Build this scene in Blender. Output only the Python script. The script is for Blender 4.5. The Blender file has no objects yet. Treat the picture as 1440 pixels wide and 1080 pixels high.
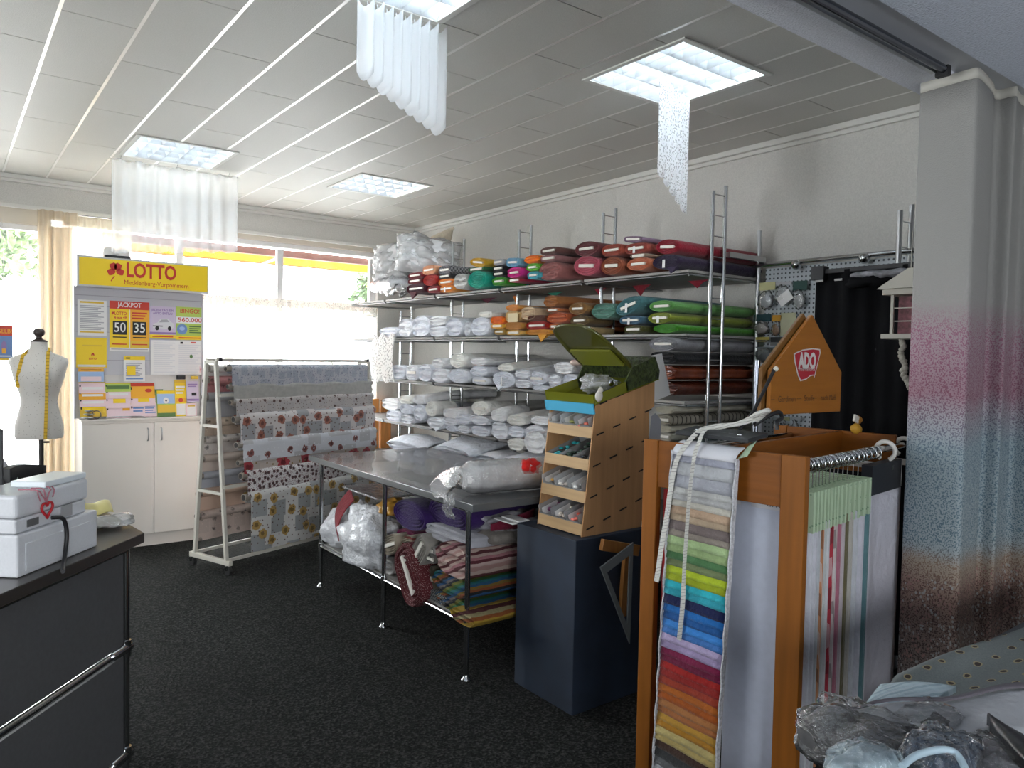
import bpy, math, random
from mathutils import Vector as V, Matrix, noise
random.seed(7)
C = bpy.context.scene.collection
SC = bpy.context.scene
PI = math.pi

# ------------------------------------------------------------------ camera model (fitted to the photograph's straight lines)
FPX, YAW, PIT, ROL, CH = 1050.628, math.radians(37.28994), math.radians(2.19009), math.radians(-1.117004), 1.6
_f = V((math.sin(YAW)*math.cos(PIT), math.cos(YAW)*math.cos(PIT), -math.sin(PIT)))
_r = V((math.cos(YAW), -math.sin(YAW), 0)); _d = _f.cross(_r)
CR = math.cos(ROL)*_r + math.sin(ROL)*_d
CD = -math.sin(ROL)*_r + math.cos(ROL)*_d
CAM = V((0, 0, CH))
def at(u, v, x=None, y=None, z=None):
    """Point of the photo's sight line (u, v) on a real plane of the room."""
    d = CR*((u-720)/FPX) + CD*((v-540)/FPX) + _f
    t = x/d.x if x is not None else (y/d.y if y is not None else (z-CH)/d.z)
    return CAM + d*t
cam = bpy.data.cameras.new('camera'); cam.sensor_width = 36; cam.lens = FPX/1440*36; cam.clip_start = .05
camo = bpy.data.objects.new('camera', cam); C.objects.link(camo); SC.camera = camo
camo.matrix_world = Matrix(((CR.x, -CD.x, -_f.x, 0), (CR.y, -CD.y, -_f.y, 0), (CR.z, -CD.z, -_f.z, CH), (0, 0, 0, 1)))
SC.view_settings.view_transform = 'Standard'; SC.view_settings.look = 'None'
SC.view_settings.gamma = 1; SC.view_settings.exposure = 0.0
SC.view_settings.use_curve_mapping = False

# ------------------------------------------------------------------ materials
MC = {}
def sset(n, name, val):
    if name in n.inputs: n.inputs[name].default_value = val
def col4(c): return (c[0], c[1], c[2], 1)
def base(name):
    m = bpy.data.materials.new(name); m.use_nodes = True
    nt = m.node_tree; b = nt.nodes['Principled BSDF']
    return m, nt, b
def coords(nt, kind='Object', scale=(1, 1, 1)):
    tc = nt.nodes.new('ShaderNodeTexCoord'); mp = nt.nodes.new('ShaderNodeMapping')
    mp.inputs['Scale'].default_value = scale
    nt.links.new(tc.outputs[kind], mp.inputs['Vector']); return mp.outputs['Vector']
def tex_noise(nt, vec, scale, detail=3):
    n = nt.nodes.new('ShaderNodeTexNoise'); n.inputs['Scale'].default_value = scale; n.inputs['Detail'].default_value = detail
    nt.links.new(vec, n.inputs['Vector']); return n.outputs['Fac']
def ramp(nt, fac, stops, interp='LINEAR'):
    r = nt.nodes.new('ShaderNodeValToRGB'); r.color_ramp.interpolation = interp
    e = r.color_ramp.elements
    while len(e) < len(stops): e.new(0.5)
    for k, (p, c) in enumerate(stops): e[k].position = p; e[k].color = col4(c)
    nt.links.new(fac, r.inputs['Fac']); return r.outputs['Color']
def mixc(nt, fac, a, b, mode='MIX'):
    n = nt.nodes.new('ShaderNodeMix'); n.data_type = 'RGBA'; n.blend_type = mode
    for sock, val in ((n.inputs['Factor'], fac), (n.inputs['A'], a), (n.inputs['B'], b)): pass
    ins = [n.inputs[0], n.inputs[6], n.inputs[7]]
    for s, val in zip(ins, (fac, a, b)):
        if hasattr(val, 'is_linked'): nt.links.new(val, s)
        elif isinstance(val, (int, float)): s.default_value = val
        else: s.default_value = col4(val)
    return n.outputs[2]
def math_n(nt, op, a, b=0.0):
    n = nt.nodes.new('ShaderNodeMath'); n.operation = op
    for s, val in zip(n.inputs, (a, b)):
        if hasattr(val, 'is_linked'): nt.links.new(val, s)
        else: s.default_value = val
    return n.outputs[0]
def bump(nt, b, h, strength, dist=.015):
    n = nt.nodes.new('ShaderNodeBump'); n.inputs['Strength'].default_value = strength; n.inputs['Distance'].default_value = dist
    nt.links.new(h, n.inputs['Height']); nt.links.new(n.outputs['Normal'], b.inputs['Normal'])
def mat(name, c, rough=.6, metal=0, nz=None, bp=None, sp=.5, coat=0, sheen=0, emit=0, scale=(1, 1, 1)):
    if name in MC: return MC[name]
    m, nt, b = base(name)
    b.inputs['Base Color'].default_value = col4(c); b.inputs['Roughness'].default_value = rough; b.inputs['Metallic'].default_value = metal
    sset(b, 'Specular IOR Level', sp); sset(b, 'Coat Weight', coat); sset(b, 'Sheen Weight', sheen)
    if nz or bp: vec = coords(nt, 'Object', scale)
    if nz:
        f = tex_noise(nt, vec, nz[0]); a = nz[1]
        cc = ramp(nt, f, [(.3, [x*(1-a) for x in c]), (.7, [min(1, x*(1+a)) for x in c])])
        nt.links.new(cc, b.inputs['Base Color'])
    if bp: bump(nt, b, tex_noise(nt, vec, bp[0], 4), bp[1], .02)
    if emit: b.inputs['Emission Color'].default_value = col4(c); b.inputs['Emission Strength'].default_value = emit
    MC[name] = m; return m
def fab(c, name=None, rough=.85):
    key = name or 'cloth_%02d_%02d_%02d' % tuple(int(x*99) for x in c)
    return mat(key, c, rough, nz=(14, .14), bp=(70, .35), sp=.25, sheen=.15)
def thin(name, c, alpha, gloss=.0, rough=.3, transl=.5, bp=None, holes=None):
    """see-through sheet: transparent mixed with diffuse/translucent and gloss"""
    if name in MC: return MC[name]
    m = bpy.data.materials.new(name); m.use_nodes = True; nt = m.node_tree; nt.nodes.remove(nt.nodes['Principled BSDF'])
    out = nt.nodes['Material Output']; N = nt.nodes.new
    tr = N('ShaderNodeBsdfTransparent'); df = N('ShaderNodeBsdfDiffuse'); tl = N('ShaderNodeBsdfTranslucent'); gl = N('ShaderNodeBsdfGlossy')
    df.inputs['Color'].default_value = col4(c); tl.inputs['Color'].default_value = col4(c); gl.inputs['Roughness'].default_value = rough
    m1 = N('ShaderNodeMixShader'); m1.inputs[0].default_value = transl
    nt.links.new(df.outputs[0], m1.inputs[1]); nt.links.new(tl.outputs[0], m1.inputs[2])
    m2 = N('ShaderNodeMixShader'); m2.inputs[0].default_value = alpha
    nt.links.new(tr.outputs[0], m2.inputs[1]); nt.links.new(m1.outputs[0], m2.inputs[2])
    last = m2
    if holes:
        vec = coords(nt, 'Object'); vo = N('ShaderNodeTexVoronoi'); vo.inputs['Scale'].default_value = holes
        nt.links.new(vec, vo.inputs['Vector'])
        f = math_n(nt, 'MULTIPLY', math_n(nt, 'GREATER_THAN', vo.outputs['Distance'], .38), 1.0)
        f2 = math_n(nt, 'MAXIMUM', math_n(nt, 'MULTIPLY', f, alpha), alpha*.35); nt.links.new(f2, m2.inputs[0])
    if gloss:
        m3 = N('ShaderNodeMixShader'); fr = N('ShaderNodeFresnel'); fr.inputs['IOR'].default_value = 1.45
        g = math_n(nt, 'ADD', math_n(nt, 'MULTIPLY', fr.outputs[0], gloss), gloss*.06)
        nt.links.new(g, m3.inputs[0]); nt.links.new(m2.outputs[0], m3.inputs[1]); nt.links.new(gl.outputs[0], m3.inputs[2]); last = m3
        if bp:
            bn = N('ShaderNodeBump'); bn.inputs['Strength'].default_value = bp[1]; bn.inputs['Distance'].default_value = .02
            nt.links.new(tex_noise(nt, coords(nt), bp[0], 4), bn.inputs['Height']); nt.links.new(bn.outputs[0], gl.inputs['Normal'])
    nt.links.new(last.outputs[0], out.inputs['Surface']); MC[name] = m; return m
def stripes(name, cols, axis, freq, rough=.9, wob=.03, kind='Object'):
    if name in MC: return MC[name]
    m, nt, b = base(name); vec = coords(nt, kind)
    sx = nt.nodes.new('ShaderNodeSeparateXYZ'); nt.links.new(vec, sx.inputs[0])
    s = None
    for k, a in enumerate(axis):
        if a:
            t = math_n(nt, 'MULTIPLY', sx.outputs[k], a); s = t if s is None else math_n(nt, 'ADD', s, t)
    s = math_n(nt, 'ADD', s, math_n(nt, 'MULTIPLY', tex_noise(nt, vec, 9), wob))
    fr = math_n(nt, 'FRACT', math_n(nt, 'MULTIPLY', s, freq))
    n = len(cols); cc = ramp(nt, fr, [(k/n, c) for k, c in enumerate(cols)], 'CONSTANT')
    nt.links.new(cc, b.inputs['Base Color']); b.inputs['Roughness'].default_value = rough
    bump(nt, b, tex_noise(nt, vec, 80), .3); MC[name] = m; return m
def check(name, c1, c2, scale, kind='Object'):
    if name in MC: return MC[name]
    m, nt, b = base(name); vec = coords(nt, kind)
    ch = nt.nodes.new('ShaderNodeTexChecker'); ch.inputs['Scale'].default_value = scale
    ch.inputs['Color1'].default_value = col4(c1); ch.inputs['Color2'].default_value = col4(c2)
    nt.links.new(vec, ch.inputs['Vector']); nt.links.new(ch.outputs['Color'], b.inputs['Base Color']); b.inputs['Roughness'].default_value = .8
    MC[name] = m; return m
def floral(name, bg, patch, fl, leaf, scale, r=.3, leafr=.12):
    """printed oilcloth: pale ground, soft squares, blossoms and leaf specks, in UV metres"""
    if name in MC: return MC[name]
    m, nt, b = base(name); vec = coords(nt, 'UV')
    def vor(sc, metric='EUCLIDEAN'):
        v = nt.nodes.new('ShaderNodeTexVoronoi'); v.inputs['Scale'].default_value = sc; v.distance = metric; v.voronoi_dimensions = '2D'
        v.inputs['Randomness'].default_value = .75; nt.links.new(vec, v.inputs['Vector']); return v
    c = None
    v1 = vor(scale*.8, 'CHEBYCHEV'); c = mixc(nt, math_n(nt, 'LESS_THAN', v1.outputs['Distance'], .34), bg, patch)
    wob = math_n(nt, 'MULTIPLY', tex_noise(nt, vec, scale*7, 2), .28)
    v2 = vor(scale); d = math_n(nt, 'ADD', v2.outputs['Distance'], math_n(nt, 'SUBTRACT', wob, .14))
    c = mixc(nt, math_n(nt, 'LESS_THAN', d, r), c, fl)
    c = mixc(nt, math_n(nt, 'LESS_THAN', d, r*.45), c, [x*.45 for x in fl])
    v3 = vor(scale*3.1); c = mixc(nt, math_n(nt, 'LESS_THAN', v3.outputs['Distance'], leafr), c, leaf)
    nt.links.new(c, b.inputs['Base Color']); b.inputs['Roughness'].default_value = .42
    MC[name] = m; return m
def wood(name, c, rough=.5, axis=2, amt=.25):
    if name in MC: return MC[name]
    m, nt, b = base(name); s = [18, 18, 18]; s[axis] = 1.2
    vec = coords(nt, 'Object', s)
    f = tex_noise(nt, vec, 2.5, 5)
    nt.links.new(ramp(nt, f, [(.25, [x*(1-amt) for x in c]), (.75, [x*(1+amt) for x in c])]), b.inputs['Base Color'])
    b.inputs['Roughness'].default_value = rough; sset(b, 'Specular IOR Level', .25); bump(nt, b, f, .08); MC[name] = m; return m

CHROME = mat('chrome', (.55, .56, .57), .13, 1)
STEEL = mat('brushed_steel', (.5, .51, .52), .28, 1)
WHITE_P = mat('white_paint', (.74, .73, .69), .5)
WHITEPAPER = mat('white_paper', (.78, .77, .76), .7)
CARD = mat('card_board_white', (.74, .71, .64), .7)
BLACK = mat('black_plastic', (.012, .012, .014), .45)
CLEAR = thin('clear_plastic', (.85, .87, .88), .16, 1.0, .08, .4, bp=(26, .9))
WRAP = thin('plastic_wrap', (.92, .93, .94), .30, 1.6, .08, .3, bp=(30, 1.6))
FILM = thin('clear_film', (.9, .9, .9), .06, 1.0, .06, .4, bp=(16, 1.0))

# ------------------------------------------------------------------ mesh builder
ORG = {}
class MB:
    def __init__(s): s.v = []; s.f = []; s.m = []; s.s = []; s.uv = {}
    def add(s, vs, fs, mi=0, sm=False, uv=None):
        o = len(s.v); s.v += [V(p) for p in vs]
        for f in fs: s.f.append([i+o for i in f]); s.m.append(mi); s.s.append(sm)
        if uv:
            for i, t in enumerate(uv): s.uv[i+o] = t
        return s
    def obox(s, c, ax, ay, az, mi=0):
        c, ax, ay, az = V(c), V(ax), V(ay), V(az)
        vs = [c+ax*i+ay*j+az*k for k in (-1, 1) for j in (-1, 1) for i in (-1, 1)]
        fs = [(0, 2, 3, 1), (4, 5, 7, 6), (0, 1, 5, 4), (2, 6, 7, 3), (0, 4, 6, 2), (1, 3, 7, 5)]
        if ax.cross(ay).dot(az) < 0: fs = [f[::-1] for f in fs]
        return s.add(vs, fs, mi)
    def box(s, x0, x1, y0, y1, z0, z1, mi=0):
        return s.obox(((x0+x1)/2, (y0+y1)/2, (z0+z1)/2), (abs(x1-x0)/2, 0, 0), (0, abs(y1-y0)/2, 0), (0, 0, abs(z1-z0)/2), mi)
    def bar(s, p, q, w, h, mi=0, up=(0, 0, 1)):
        p, q = V(p), V(q); d = q-p; a = d.normalized(); u = V(up)
        if abs(a.dot(u)) > .95: u = V((0, 1, 0))
        sd = a.cross(u).normalized(); u = sd.cross(a)
        return s.obox((p+q)/2, d/2, sd*w/2, u*h/2, mi)
    def tube(s, pts, r, n=10, mi=0, cap=True, radii=None):
        pts = [V(p) for p in pts]; rings = []
        t = (pts[1]-pts[0]).normalized(); u = V((0, 0, 1)) if abs(t.z) < .9 else V((1, 0, 0))
        u = (u-t*u.dot(t)).normalized()
        for i, p in enumerate(pts):
            if i == 0: t = (pts[1]-p).normalized()
            elif i == len(pts)-1: t = (p-pts[-2]).normalized()
            else: t = ((pts[i+1]-p).normalized()+(p-pts[i-1]).normalized()).normalized()
            u = (u-t*u.dot(t)).normalized(); w = t.cross(u); rr = radii[i] if radii else r
            rings.append([p+u*math.cos(2*PI*k/n)*rr+w*math.sin(2*PI*k/n)*rr for k in range(n)])
        vs = [p for g in rings for p in g]; fs = []
        for i in range(len(pts)-1):
            for k in range(n): fs.append((i*n+k, i*n+(k+1) % n, (i+1)*n+(k+1) % n, (i+1)*n+k))
        s.add(vs, fs, mi, True)
        if cap:
            s.add(rings[0], [tuple(range(n))[::-1]], mi); s.add(rings[-1], [tuple(range(n))], mi)
        return s
    def lathe(s, prof, c, n=24, mi=0, sx=1, sy=1):
        c = V(c); vs = []; fs = []
        for r, z in prof: vs += [c+V((r*sx*math.cos(2*PI*k/n), r*sy*math.sin(2*PI*k/n), z)) for k in range(n)]
        for i in range(len(prof)-1):
            for k in range(n): fs.append((i*n+k, i*n+(k+1) % n, (i+1)*n+(k+1) % n, (i+1)*n+k))
        s.add(vs, fs, mi, True)
        L = len(prof)-1
        s.add([vs[k] for k in range(n)], [tuple(range(n))[::-1]], mi); s.add([vs[L*n+k] for k in range(n)], [tuple(range(n))], mi)
        return s
    def prism(s, poly, vec, mi=0):
        a = [V(p) for p in poly]; vec = V(vec); n = len(a)
        nrm = V((0, 0, 0))
        for i in range(n): nrm += a[i].cross(a[(i+1) % n])
        if nrm.dot(vec) < 0: a = a[::-1]
        b = [p+vec for p in a]
        fs = [tuple(range(n))[::-1], tuple(range(n, 2*n))]+[(i, (i+1) % n, (i+1) % n+n, i+n) for i in range(n)]
        return s.add(a+b, fs, mi)
    def grid(s, fn, nu, nv, mi=0, sm=True, uvf=None, thick=None):
        vs = [V(fn(i/nu, j/nv)) for j in range(nv+1) for i in range(nu+1)]
        fs = [(j*(nu+1)+i, j*(nu+1)+i+1, (j+1)*(nu+1)+i+1, (j+1)*(nu+1)+i) for j in range(nv) for i in range(nu)]
        uv = [uvf(i/nu, j/nv) for j in range(nv+1) for i in range(nu+1)] if uvf else None
        s.add(vs, fs, mi, sm, uv)
        if thick:
            t = V(thick); s.add([p+t for p in vs], [f[::-1] for f in fs], mi, sm, uv)
            n = (nu+1)*(nv+1); o = len(s.v)-2*n
            def q(a, b): s.f.append([o+a, o+b, o+b+n, o+a+n][::-1]); s.m.append(mi); s.s.append(False)
            for i in range(nu): q(i, i+1); q(nv*(nu+1)+i+1, nv*(nu+1)+i)
            for j in range(nv): q((j+1)*(nu+1), j*(nu+1)); q(j*(nu+1)+nu, (j+1)*(nu+1)+nu)
        return s
    def ball(s, c, rx, ry, rz, nu=20, nv=12, mi=0, amp=0, fr=6, seed=0, flat=None, sq=1.0):
        c = V(c); vs = []; fs = []
        for j in range(nv+1):
            th = PI*j/nv
            for i in range(nu):
                ph = 2*PI*i/nu
                d = V((math.sin(th)*math.cos(ph), math.sin(th)*math.sin(ph), math.cos(th)))
                if sq != 1: d = V([math.copysign(abs(k)**sq, k) for k in d])
                p = V((d.x*rx, d.y*ry, d.z*rz))
                if amp:
                    q = p*fr+V((seed*7.3, seed*3.1, seed))
                    k = 1+amp*noise.noise(q)+amp*.6*noise.noise(q*2.3)+amp*.35*noise.noise(q*5.1)
                    p *= k
                if flat is not None and p.z < -flat: p.z = -flat
                vs.append(c+p)
        for j in range(nv):
            for i in range(nu): fs.append((j*nu+i, (j+1)*nu+i, (j+1)*nu+(i+1) % nu, j*nu+(i+1) % nu))
        return s.add(vs, fs, mi, True)
    def text(s, t, o, xd, yd, size, mi=0, bold=0, ext=.0008, align='CENTER', fit=None):
        cu = bpy.data.curves.new('t', 'FONT'); cu.body = t; cu.size = size; cu.align_x = align; cu.align_y = 'CENTER'; cu.offset = bold; cu.resolution_u = 3
        ob = bpy.data.objects.new('t', cu); C.objects.link(ob); dg = bpy.context.evaluated_depsgraph_get(); dg.update()
        me = bpy.data.meshes.new_from_object(ob.evaluated_get(dg)); o, xd, yd = V(o), V(xd).normalized(), V(yd).normalized()
        k = 1.0
        if fit:
            xs = [v.co.x for v in me.vertices]; k = fit/max(1e-6, max(xs)-min(xs))
        n = xd.cross(yd)
        vs = [o+xd*v.co.x*k+yd*v.co.y+n*ext for v in me.vertices]
        s.add(vs, [tuple(p.vertices) for p in me.polygons], mi)
        bpy.data.objects.remove(ob); bpy.data.curves.remove(cu); bpy.data.meshes.remove(me); return s
    def build(s, name, mats, parent=None, label=None, bev=0, org=None, seg=2):
        if not isinstance(mats, (list, tuple)): mats = [mats]
        me = bpy.data.meshes.new(name); o = bpy.data.objects.new(name, me); C.objects.link(o)
        if parent is not None: o.parent = parent; O = ORG[parent.name]
        elif org is not None: O = V(org)
        else:
            xs = [p.x for p in s.v]; ys = [p.y for p in s.v]
            O = V(((min(xs)+max(xs))/2, (min(ys)+max(ys))/2, min(p.z for p in s.v)))
        if parent is None: o.location = O
        ORG[o.name] = O
        me.from_pydata([tuple(p-O) for p in s.v], [], s.f)
        for m in mats: me.materials.append(m)
        for p, mi, sm in zip(me.polygons, s.m, s.s): p.material_index = mi; p.use_smooth = sm
        if s.uv:
            ul = me.uv_layers.new(name='UVMap')
            for L in me.loops: ul.data[L.index].uv = s.uv.get(L.vertex_index, (0, 0))
        me.update()
        if bev:
            b = o.modifiers.new('bevel', 'BEVEL'); b.width = bev; b.segments = seg; b.limit_method = 'ANGLE'; b.angle_limit = math.radians(40)
        if label: o['label'] = label
        return o
def thing(name, label, cat, loc, group=None):
    o = bpy.data.objects.new(name, None); C.objects.link(o); o.location = loc; o.empty_display_size = .1
    ORG[o.name] = V(loc); o['label'] = label; o['category'] = cat
    if group: o['group'] = group
    return o
def solo(mb, name, mats, label, cat, group=None, bev=0):
    o = mb.build(name, mats, bev=bev); o['label'] = label; o['category'] = cat
    if group: o['group'] = group
    return o
def struct(mb, name, mats, bev=0, parent=None):
    o = mb.build(name, mats, parent=parent, bev=bev)
    if parent is None: o['kind'] = 'structure'
    return o

XR, YB, ZC, ZS = 4.09, 7.14, 2.95, 2.61      # shelving wall, window wall, tiled ceiling, lowered soffit

# ================================================================== THE ROOM
def carpet():
    m, nt, b = base('carpet_charcoal'); vec = coords(nt)
    f = tex_noise(nt, vec, 95, 5)
    c = ramp(nt, f, [(.38, (.007, .0072, .0068)), (.52, (.019, .0195, .0185)), (.68, (.055, .056, .052))])
    nt.links.new(c, b.inputs['Base Color']); b.inputs['Roughness'].default_value = .95; sset(b, 'Specular IOR Level', .15)
    bump(nt, b, f, .7); return m
def plaster(name, c, sc=90, st=.5):
    m, nt, b = base(name); vec = coords(nt); f = tex_noise(nt, vec, sc, 4)
    nt.links.new(ramp(nt, f, [(.35, [x*.88 for x in c]), (.65, c)]), b.inputs['Base Color']); b.inputs['Roughness'].default_value = .9
    bump(nt, b, f, st); return m
WALL = plaster('wall_wallpaper_white', (.72, .705, .665), 140, .3)
STUCCO = plaster('soffit_stucco', (.78, .80, .87), 160, .45)
BLUECEIL = plaster('ceiling_rough_grey', (.74, .80, .92), 130, .55)
struct(MB().box(-3.6, 4.3, -3.2, 7.3, -.1, 0), 'floor', carpet())
struct(MB().box(XR, XR+.15, -3.2, YB+.16, 0, 3.1), 'wall_right', WALL)
W3 = (1.4, 3.2, .95, 2.3)                     # unseen side-wall window, added for daylight on the near things (y0, y1, z0, z1)
struct(MB().box(-3.75, -3.6, -3.2, W3[0], 0, 3.1).box(-3.75, -3.6, W3[1], YB+.16, 0, 3.1).box(-3.75, -3.6, W3[0], W3[1], 0, W3[2]).box(-3.75, -3.6, W3[0], W3[1], W3[3], 3.1), 'wall_left', WALL)
W4 = (-1.7, .9, 1.0, 2.3)                     # unseen window behind the camera, added to light camera-facing sides (x0, x1, z0, z1)
struct(MB().box(-3.75, W4[0], -3.35, -3.2, 0, 3.1).box(W4[1], 4.3, -3.35, -3.2, 0, 3.1).box(W4[0], W4[1], -3.35, -3.2, 0, W4[2]).box(W4[0], W4[1], -3.35, -3.2, W4[3], 3.1), 'wall_front', WALL)
W1, W2 = (.80, 3.64), (-1.3, .70)             # window openings (x)
SILL, WT, WT2 = .38, 2.65, 2.575
wb = MB()
wb.box(-3.6, XR, YB, YB+.16, 2.72, 3.1)
wb.box(W1[0]-.1, XR, YB+.03, YB+.16, WT, 2.72, 1).box(-3.6, W1[0]-.1, YB+.03, YB+.16, WT2, 2.72, 1)   # shutter box band under the lintel
wb.box(-3.6, XR, YB, YB+.16, 0, SILL)
wb.box(-3.6, W2[0], YB, YB+.16, SILL, WT2); wb.box(W2[1], W1[0], YB+.02, YB+.16, SILL, WT2); wb.box(W1[1], XR, YB, YB+.16, SILL, WT)
struct(wb, 'wall_back', [WALL, mat('shutter_box_cream', (.72, .66, .56), .6)])
struct(MB().box(-3.6, XR-.005, YB-.05, YB-.001, ZC-.035, ZC-.001).box(-3.6, XR-.005, YB-.025, YB-.001, ZC-.06, ZC-.035), 'trim_1', WHITE_P, bev=.004)
struct(MB().box(XR-.05, XR-.001, 1.36, YB-.06, ZC-.035, ZC-.001).box(XR-.025, XR-.001, 1.36, YB-.06, ZC-.06, ZC-.035), 'trim_2', WHITE_P, bev=.004)
struct(MB().box(-3.6, XR-.01, YB-.035, YB-.001, 2.69, 2.72), 'trim_3', WHITE_P, bev=.003)
# suspended ceiling: staggered panels, bright runners between the rows
LIGHTS = [(1.30, 5.56), (2.825, 5.53), (2.80, 2.43), (1.31, 2.36)]
LH = .305
def cut(rects, hole):
    out = []
    for (a, b, c, d) in rects:
        ha, hb, hc, hd = hole
        if ha >= b or hb <= a or hc >= d or hd <= c: out.append((a, b, c, d)); continue
        if ha > a: out.append((a, ha, c, d))
        if hb < b: out.append((hb, b, c, d))
        A, B = max(a, ha), min(b, hb)
        if hc > c: out.append((A, B, c, hc))
        if hd < d: out.append((A, B, hd, d))
    return out
holes = [(x-LH, x+LH, y-LH, y+LH) for x, y in LIGHTS]
cm = MB(); rn = MB()
for k in range(-14, 14):
    x0 = .38+.2885*k; x1 = x0+.2885
    x0 = max(x0, -3.6); x1 = min(x1, XR)
    if x1-x0 < .03: continue
    y = 3.54+(.43 if k % 2 else 0)-.88*4
    while y < YB:
        r = [(x0+.0075, x1-.0075, max(y+.003, 1.34), min(y+.88-.0035, YB))]
        y += .88
        if r[0][3]-r[0][2] < .02: continue
        for h in holes: r = cut(r, h)
        for a, b, c, d in r: cm.box(a, b, c, d, ZC, ZC+.012)
    r = [(x0-.007, x0+.007, 1.34, YB)]
    for h in holes: r = cut(r, h)
    for a, b, c, d in r: rn.box(a, b, c, d, ZC-.0008, ZC+.006)
PANEL = mat('ceiling_panel', (.62, .61, .57), .55, nz=(160, .05), bp=(200, .15))
struct(cm, 'ceiling', PANEL)
struct(rn, 'trim_4', mat('runner_white', (.93, .92, .89), .3, .55, nz=(3, .06)))
struct(MB().box(-3.75, 4.3, 1.0, YB+.16, 3.08, 3.2), 'ceiling_slab', mat('plenum_dark', (.12, .11, .1), .9))
struct(MB().box(-3.6, XR, 1.19, 1.352, ZS, 3.08), 'beam', STUCCO)
struct(MB().box(-3.6, XR, 1.085, 1.19, ZS+.012, 3.08), 'trim_5', mat('smooth_white_strip', (.6, .62, .66), .5))
struct(MB().box(-3.6, XR, -3.2, 1.085, ZS+.002, 3.08), 'ceiling_near', BLUECEIL)
# curtain rail under the beam, ending at the printed curtain
cr = thing('curtain_rail', 'dark metal curtain rail running under the plaster beam', 'curtain rail', (2.0, 1.17, ZS-.03))
MB().tube([(-1.5, 1.172, ZS-.012), (2.70, 1.172, ZS-.012)], .014, 12).build('rod', mat('gunmetal', (.16, .17, .2), .22, 1), cr)
MB().box(-1.5, 2.70, 1.196, 1.21, ZS-.02, ZS-.0005).build('track', mat('aluminium_track', (.55, .57, .6), .35, .8), cr)
MB().box(2.70, 2.725, 1.155, 1.2, ZS-.035, ZS).build('end_bracket', BLACK, cr, bev=.004)

# windows
GLASS = thin('window_glass', (.9, .95, .93), .03, .6, .02, .3)
FRAME = mat('window_frame_white', (.8, .8, .8), .35)
def window(n, x0, x1, muls, transom=None, WT=WT):
    w = MB().box(x0, x1, YB+.06, YB+.12, SILL, SILL+.06).box(x0, x1, YB+.06, YB+.12, WT-.045, WT)
    for x in [x0+.03, x1-.03]+list(muls): w.box(x-.03, x+.03, YB+.06, YB+.12, SILL+.06, WT-.06)
    if transom:
        ed = [x0+.06]+[m for m in muls]+[x1-.06]
        for a, b in zip(ed, ed[1:]): w.box(a+.03*(a != ed[0]), b-.03*(b != ed[-1]), YB+.06, YB+.12, transom-.04, transom+.04)
    o = w.build('window_%d' % n, FRAME, bev=.004); o['kind'] = 'structure'
    ed = [x0+.06]+list(muls)+[x1-.06]
    for a, b in zip(ed, ed[1:]):
        MB().box(a, b, YB+.088, YB+.092, SILL+.06, WT-.06).build('pane', GLASS, o)
    return o
window(1, W1[0], W1[1], (1.70, 2.62), 2.07)
window(2, W2[0], W2[1], (-.35,), None, WT2)
wf_ = MB()
for y in (W3[0]+.03, 2.3, W3[1]-.03): wf_.box(-3.70, -3.64, y-.03, y+.03, W3[2], W3[3])
for z in (W3[2]+.03, W3[3]-.03): wf_.box(-3.70, -3.64, W3[0], W3[1], z-.03, z+.03)
o = wf_.build('window_3', FRAME, bev=.004); o['kind'] = 'structure'  # added side window, out of view, lets in extra daylight
for a, b in ((W3[0]+.06, 2.27), (2.33, W3[1]-.06)): MB().box(-3.672, -3.668, a, b, W3[2]+.06, W3[3]-.06).build('pane', GLASS, o)
wf_ = MB()
for x in (W4[0]+.03, -.3, W4[1]-.03): wf_.box(x-.03, x+.03, -3.30, -3.24, W4[2], W4[3])
for z in (W4[2]+.03, W4[3]-.03): wf_.box(W4[0], W4[1], -3.30, -3.24, z-.03, z+.03)
o = wf_.build('window_4', FRAME, bev=.004); o['kind'] = 'structure'  # added window behind the camera, brightens what faces it
for a, b in ((W4[0]+.06, -.33), (-.27, W4[1]-.06)): MB().box(a, b, -3.272, -3.268, W4[2]+.06, W4[3]-.06).build('pane', GLASS, o)
struct(MB().box(W2[0], W1[1], YB-.14, YB+.05, SILL-.03, SILL), 'trim_6', WHITE_P, bev=.004)

# ================================================================== OUTSIDE
struct(MB().box(-14, 16, 7.3, 30, -.25, -.15), 'street_ground', mat('pavement_pale', (.55, .54, .52), .9, nz=(3, .1)))
LEAF = [mat('leaf_green', (.17, .25, .10), .7, nz=(5, .4)), mat('leaf_dark', (.08, .14, .05), .7, nz=(5, .4))]
def tree(px, py, h, rad, label, trunk=True, g=None, n=2200, lm=0):
    t = thing('tree' if trunk else 'shrub', label, 'tree' if trunk else 'shrub', (px, py, -.15), g)
    mb = MB(); rs = random.Random(int(px*100+py*10))
    for _ in range(n):
        d = V((rs.gauss(0, 1), rs.gauss(0, 1), rs.gauss(0, 1))).normalized()*rad*(rs.random()**.35)
        k = .75+.5*noise.noise(d*1.5+V((px, py, 0)))
        c = V((px, py, h))+V((d.x*k, d.y*k, d.z*k*.85))
        if c.z < -.1: c.z = -.1+rs.random()*.3
        a = V((rs.gauss(0, 1), rs.gauss(0, 1), rs.gauss(0, 1))).normalized(); b = a.orthogonal().normalized(); s = .05+rs.random()*.05
        e = a.cross(b)*.012
        mb.add([c-a*s, c+b*s*.5+e, c+a*s, c-b*s*.5+e], [(0, 1, 2), (0, 2, 3)])
    mb.build('foliage', LEAF[lm], t)
    MB().tube([(px, py, -.15), (px+.05, py, h*.5), (px, py, h)], .09, 8, radii=[.12, .09, .04]).build('trunk', mat('bark', (.12, .09, .06), .9), t)
tree(.25, 9.3, 2.75, .85, 'leafy tree outside the window beside the beige curtain')
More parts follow.
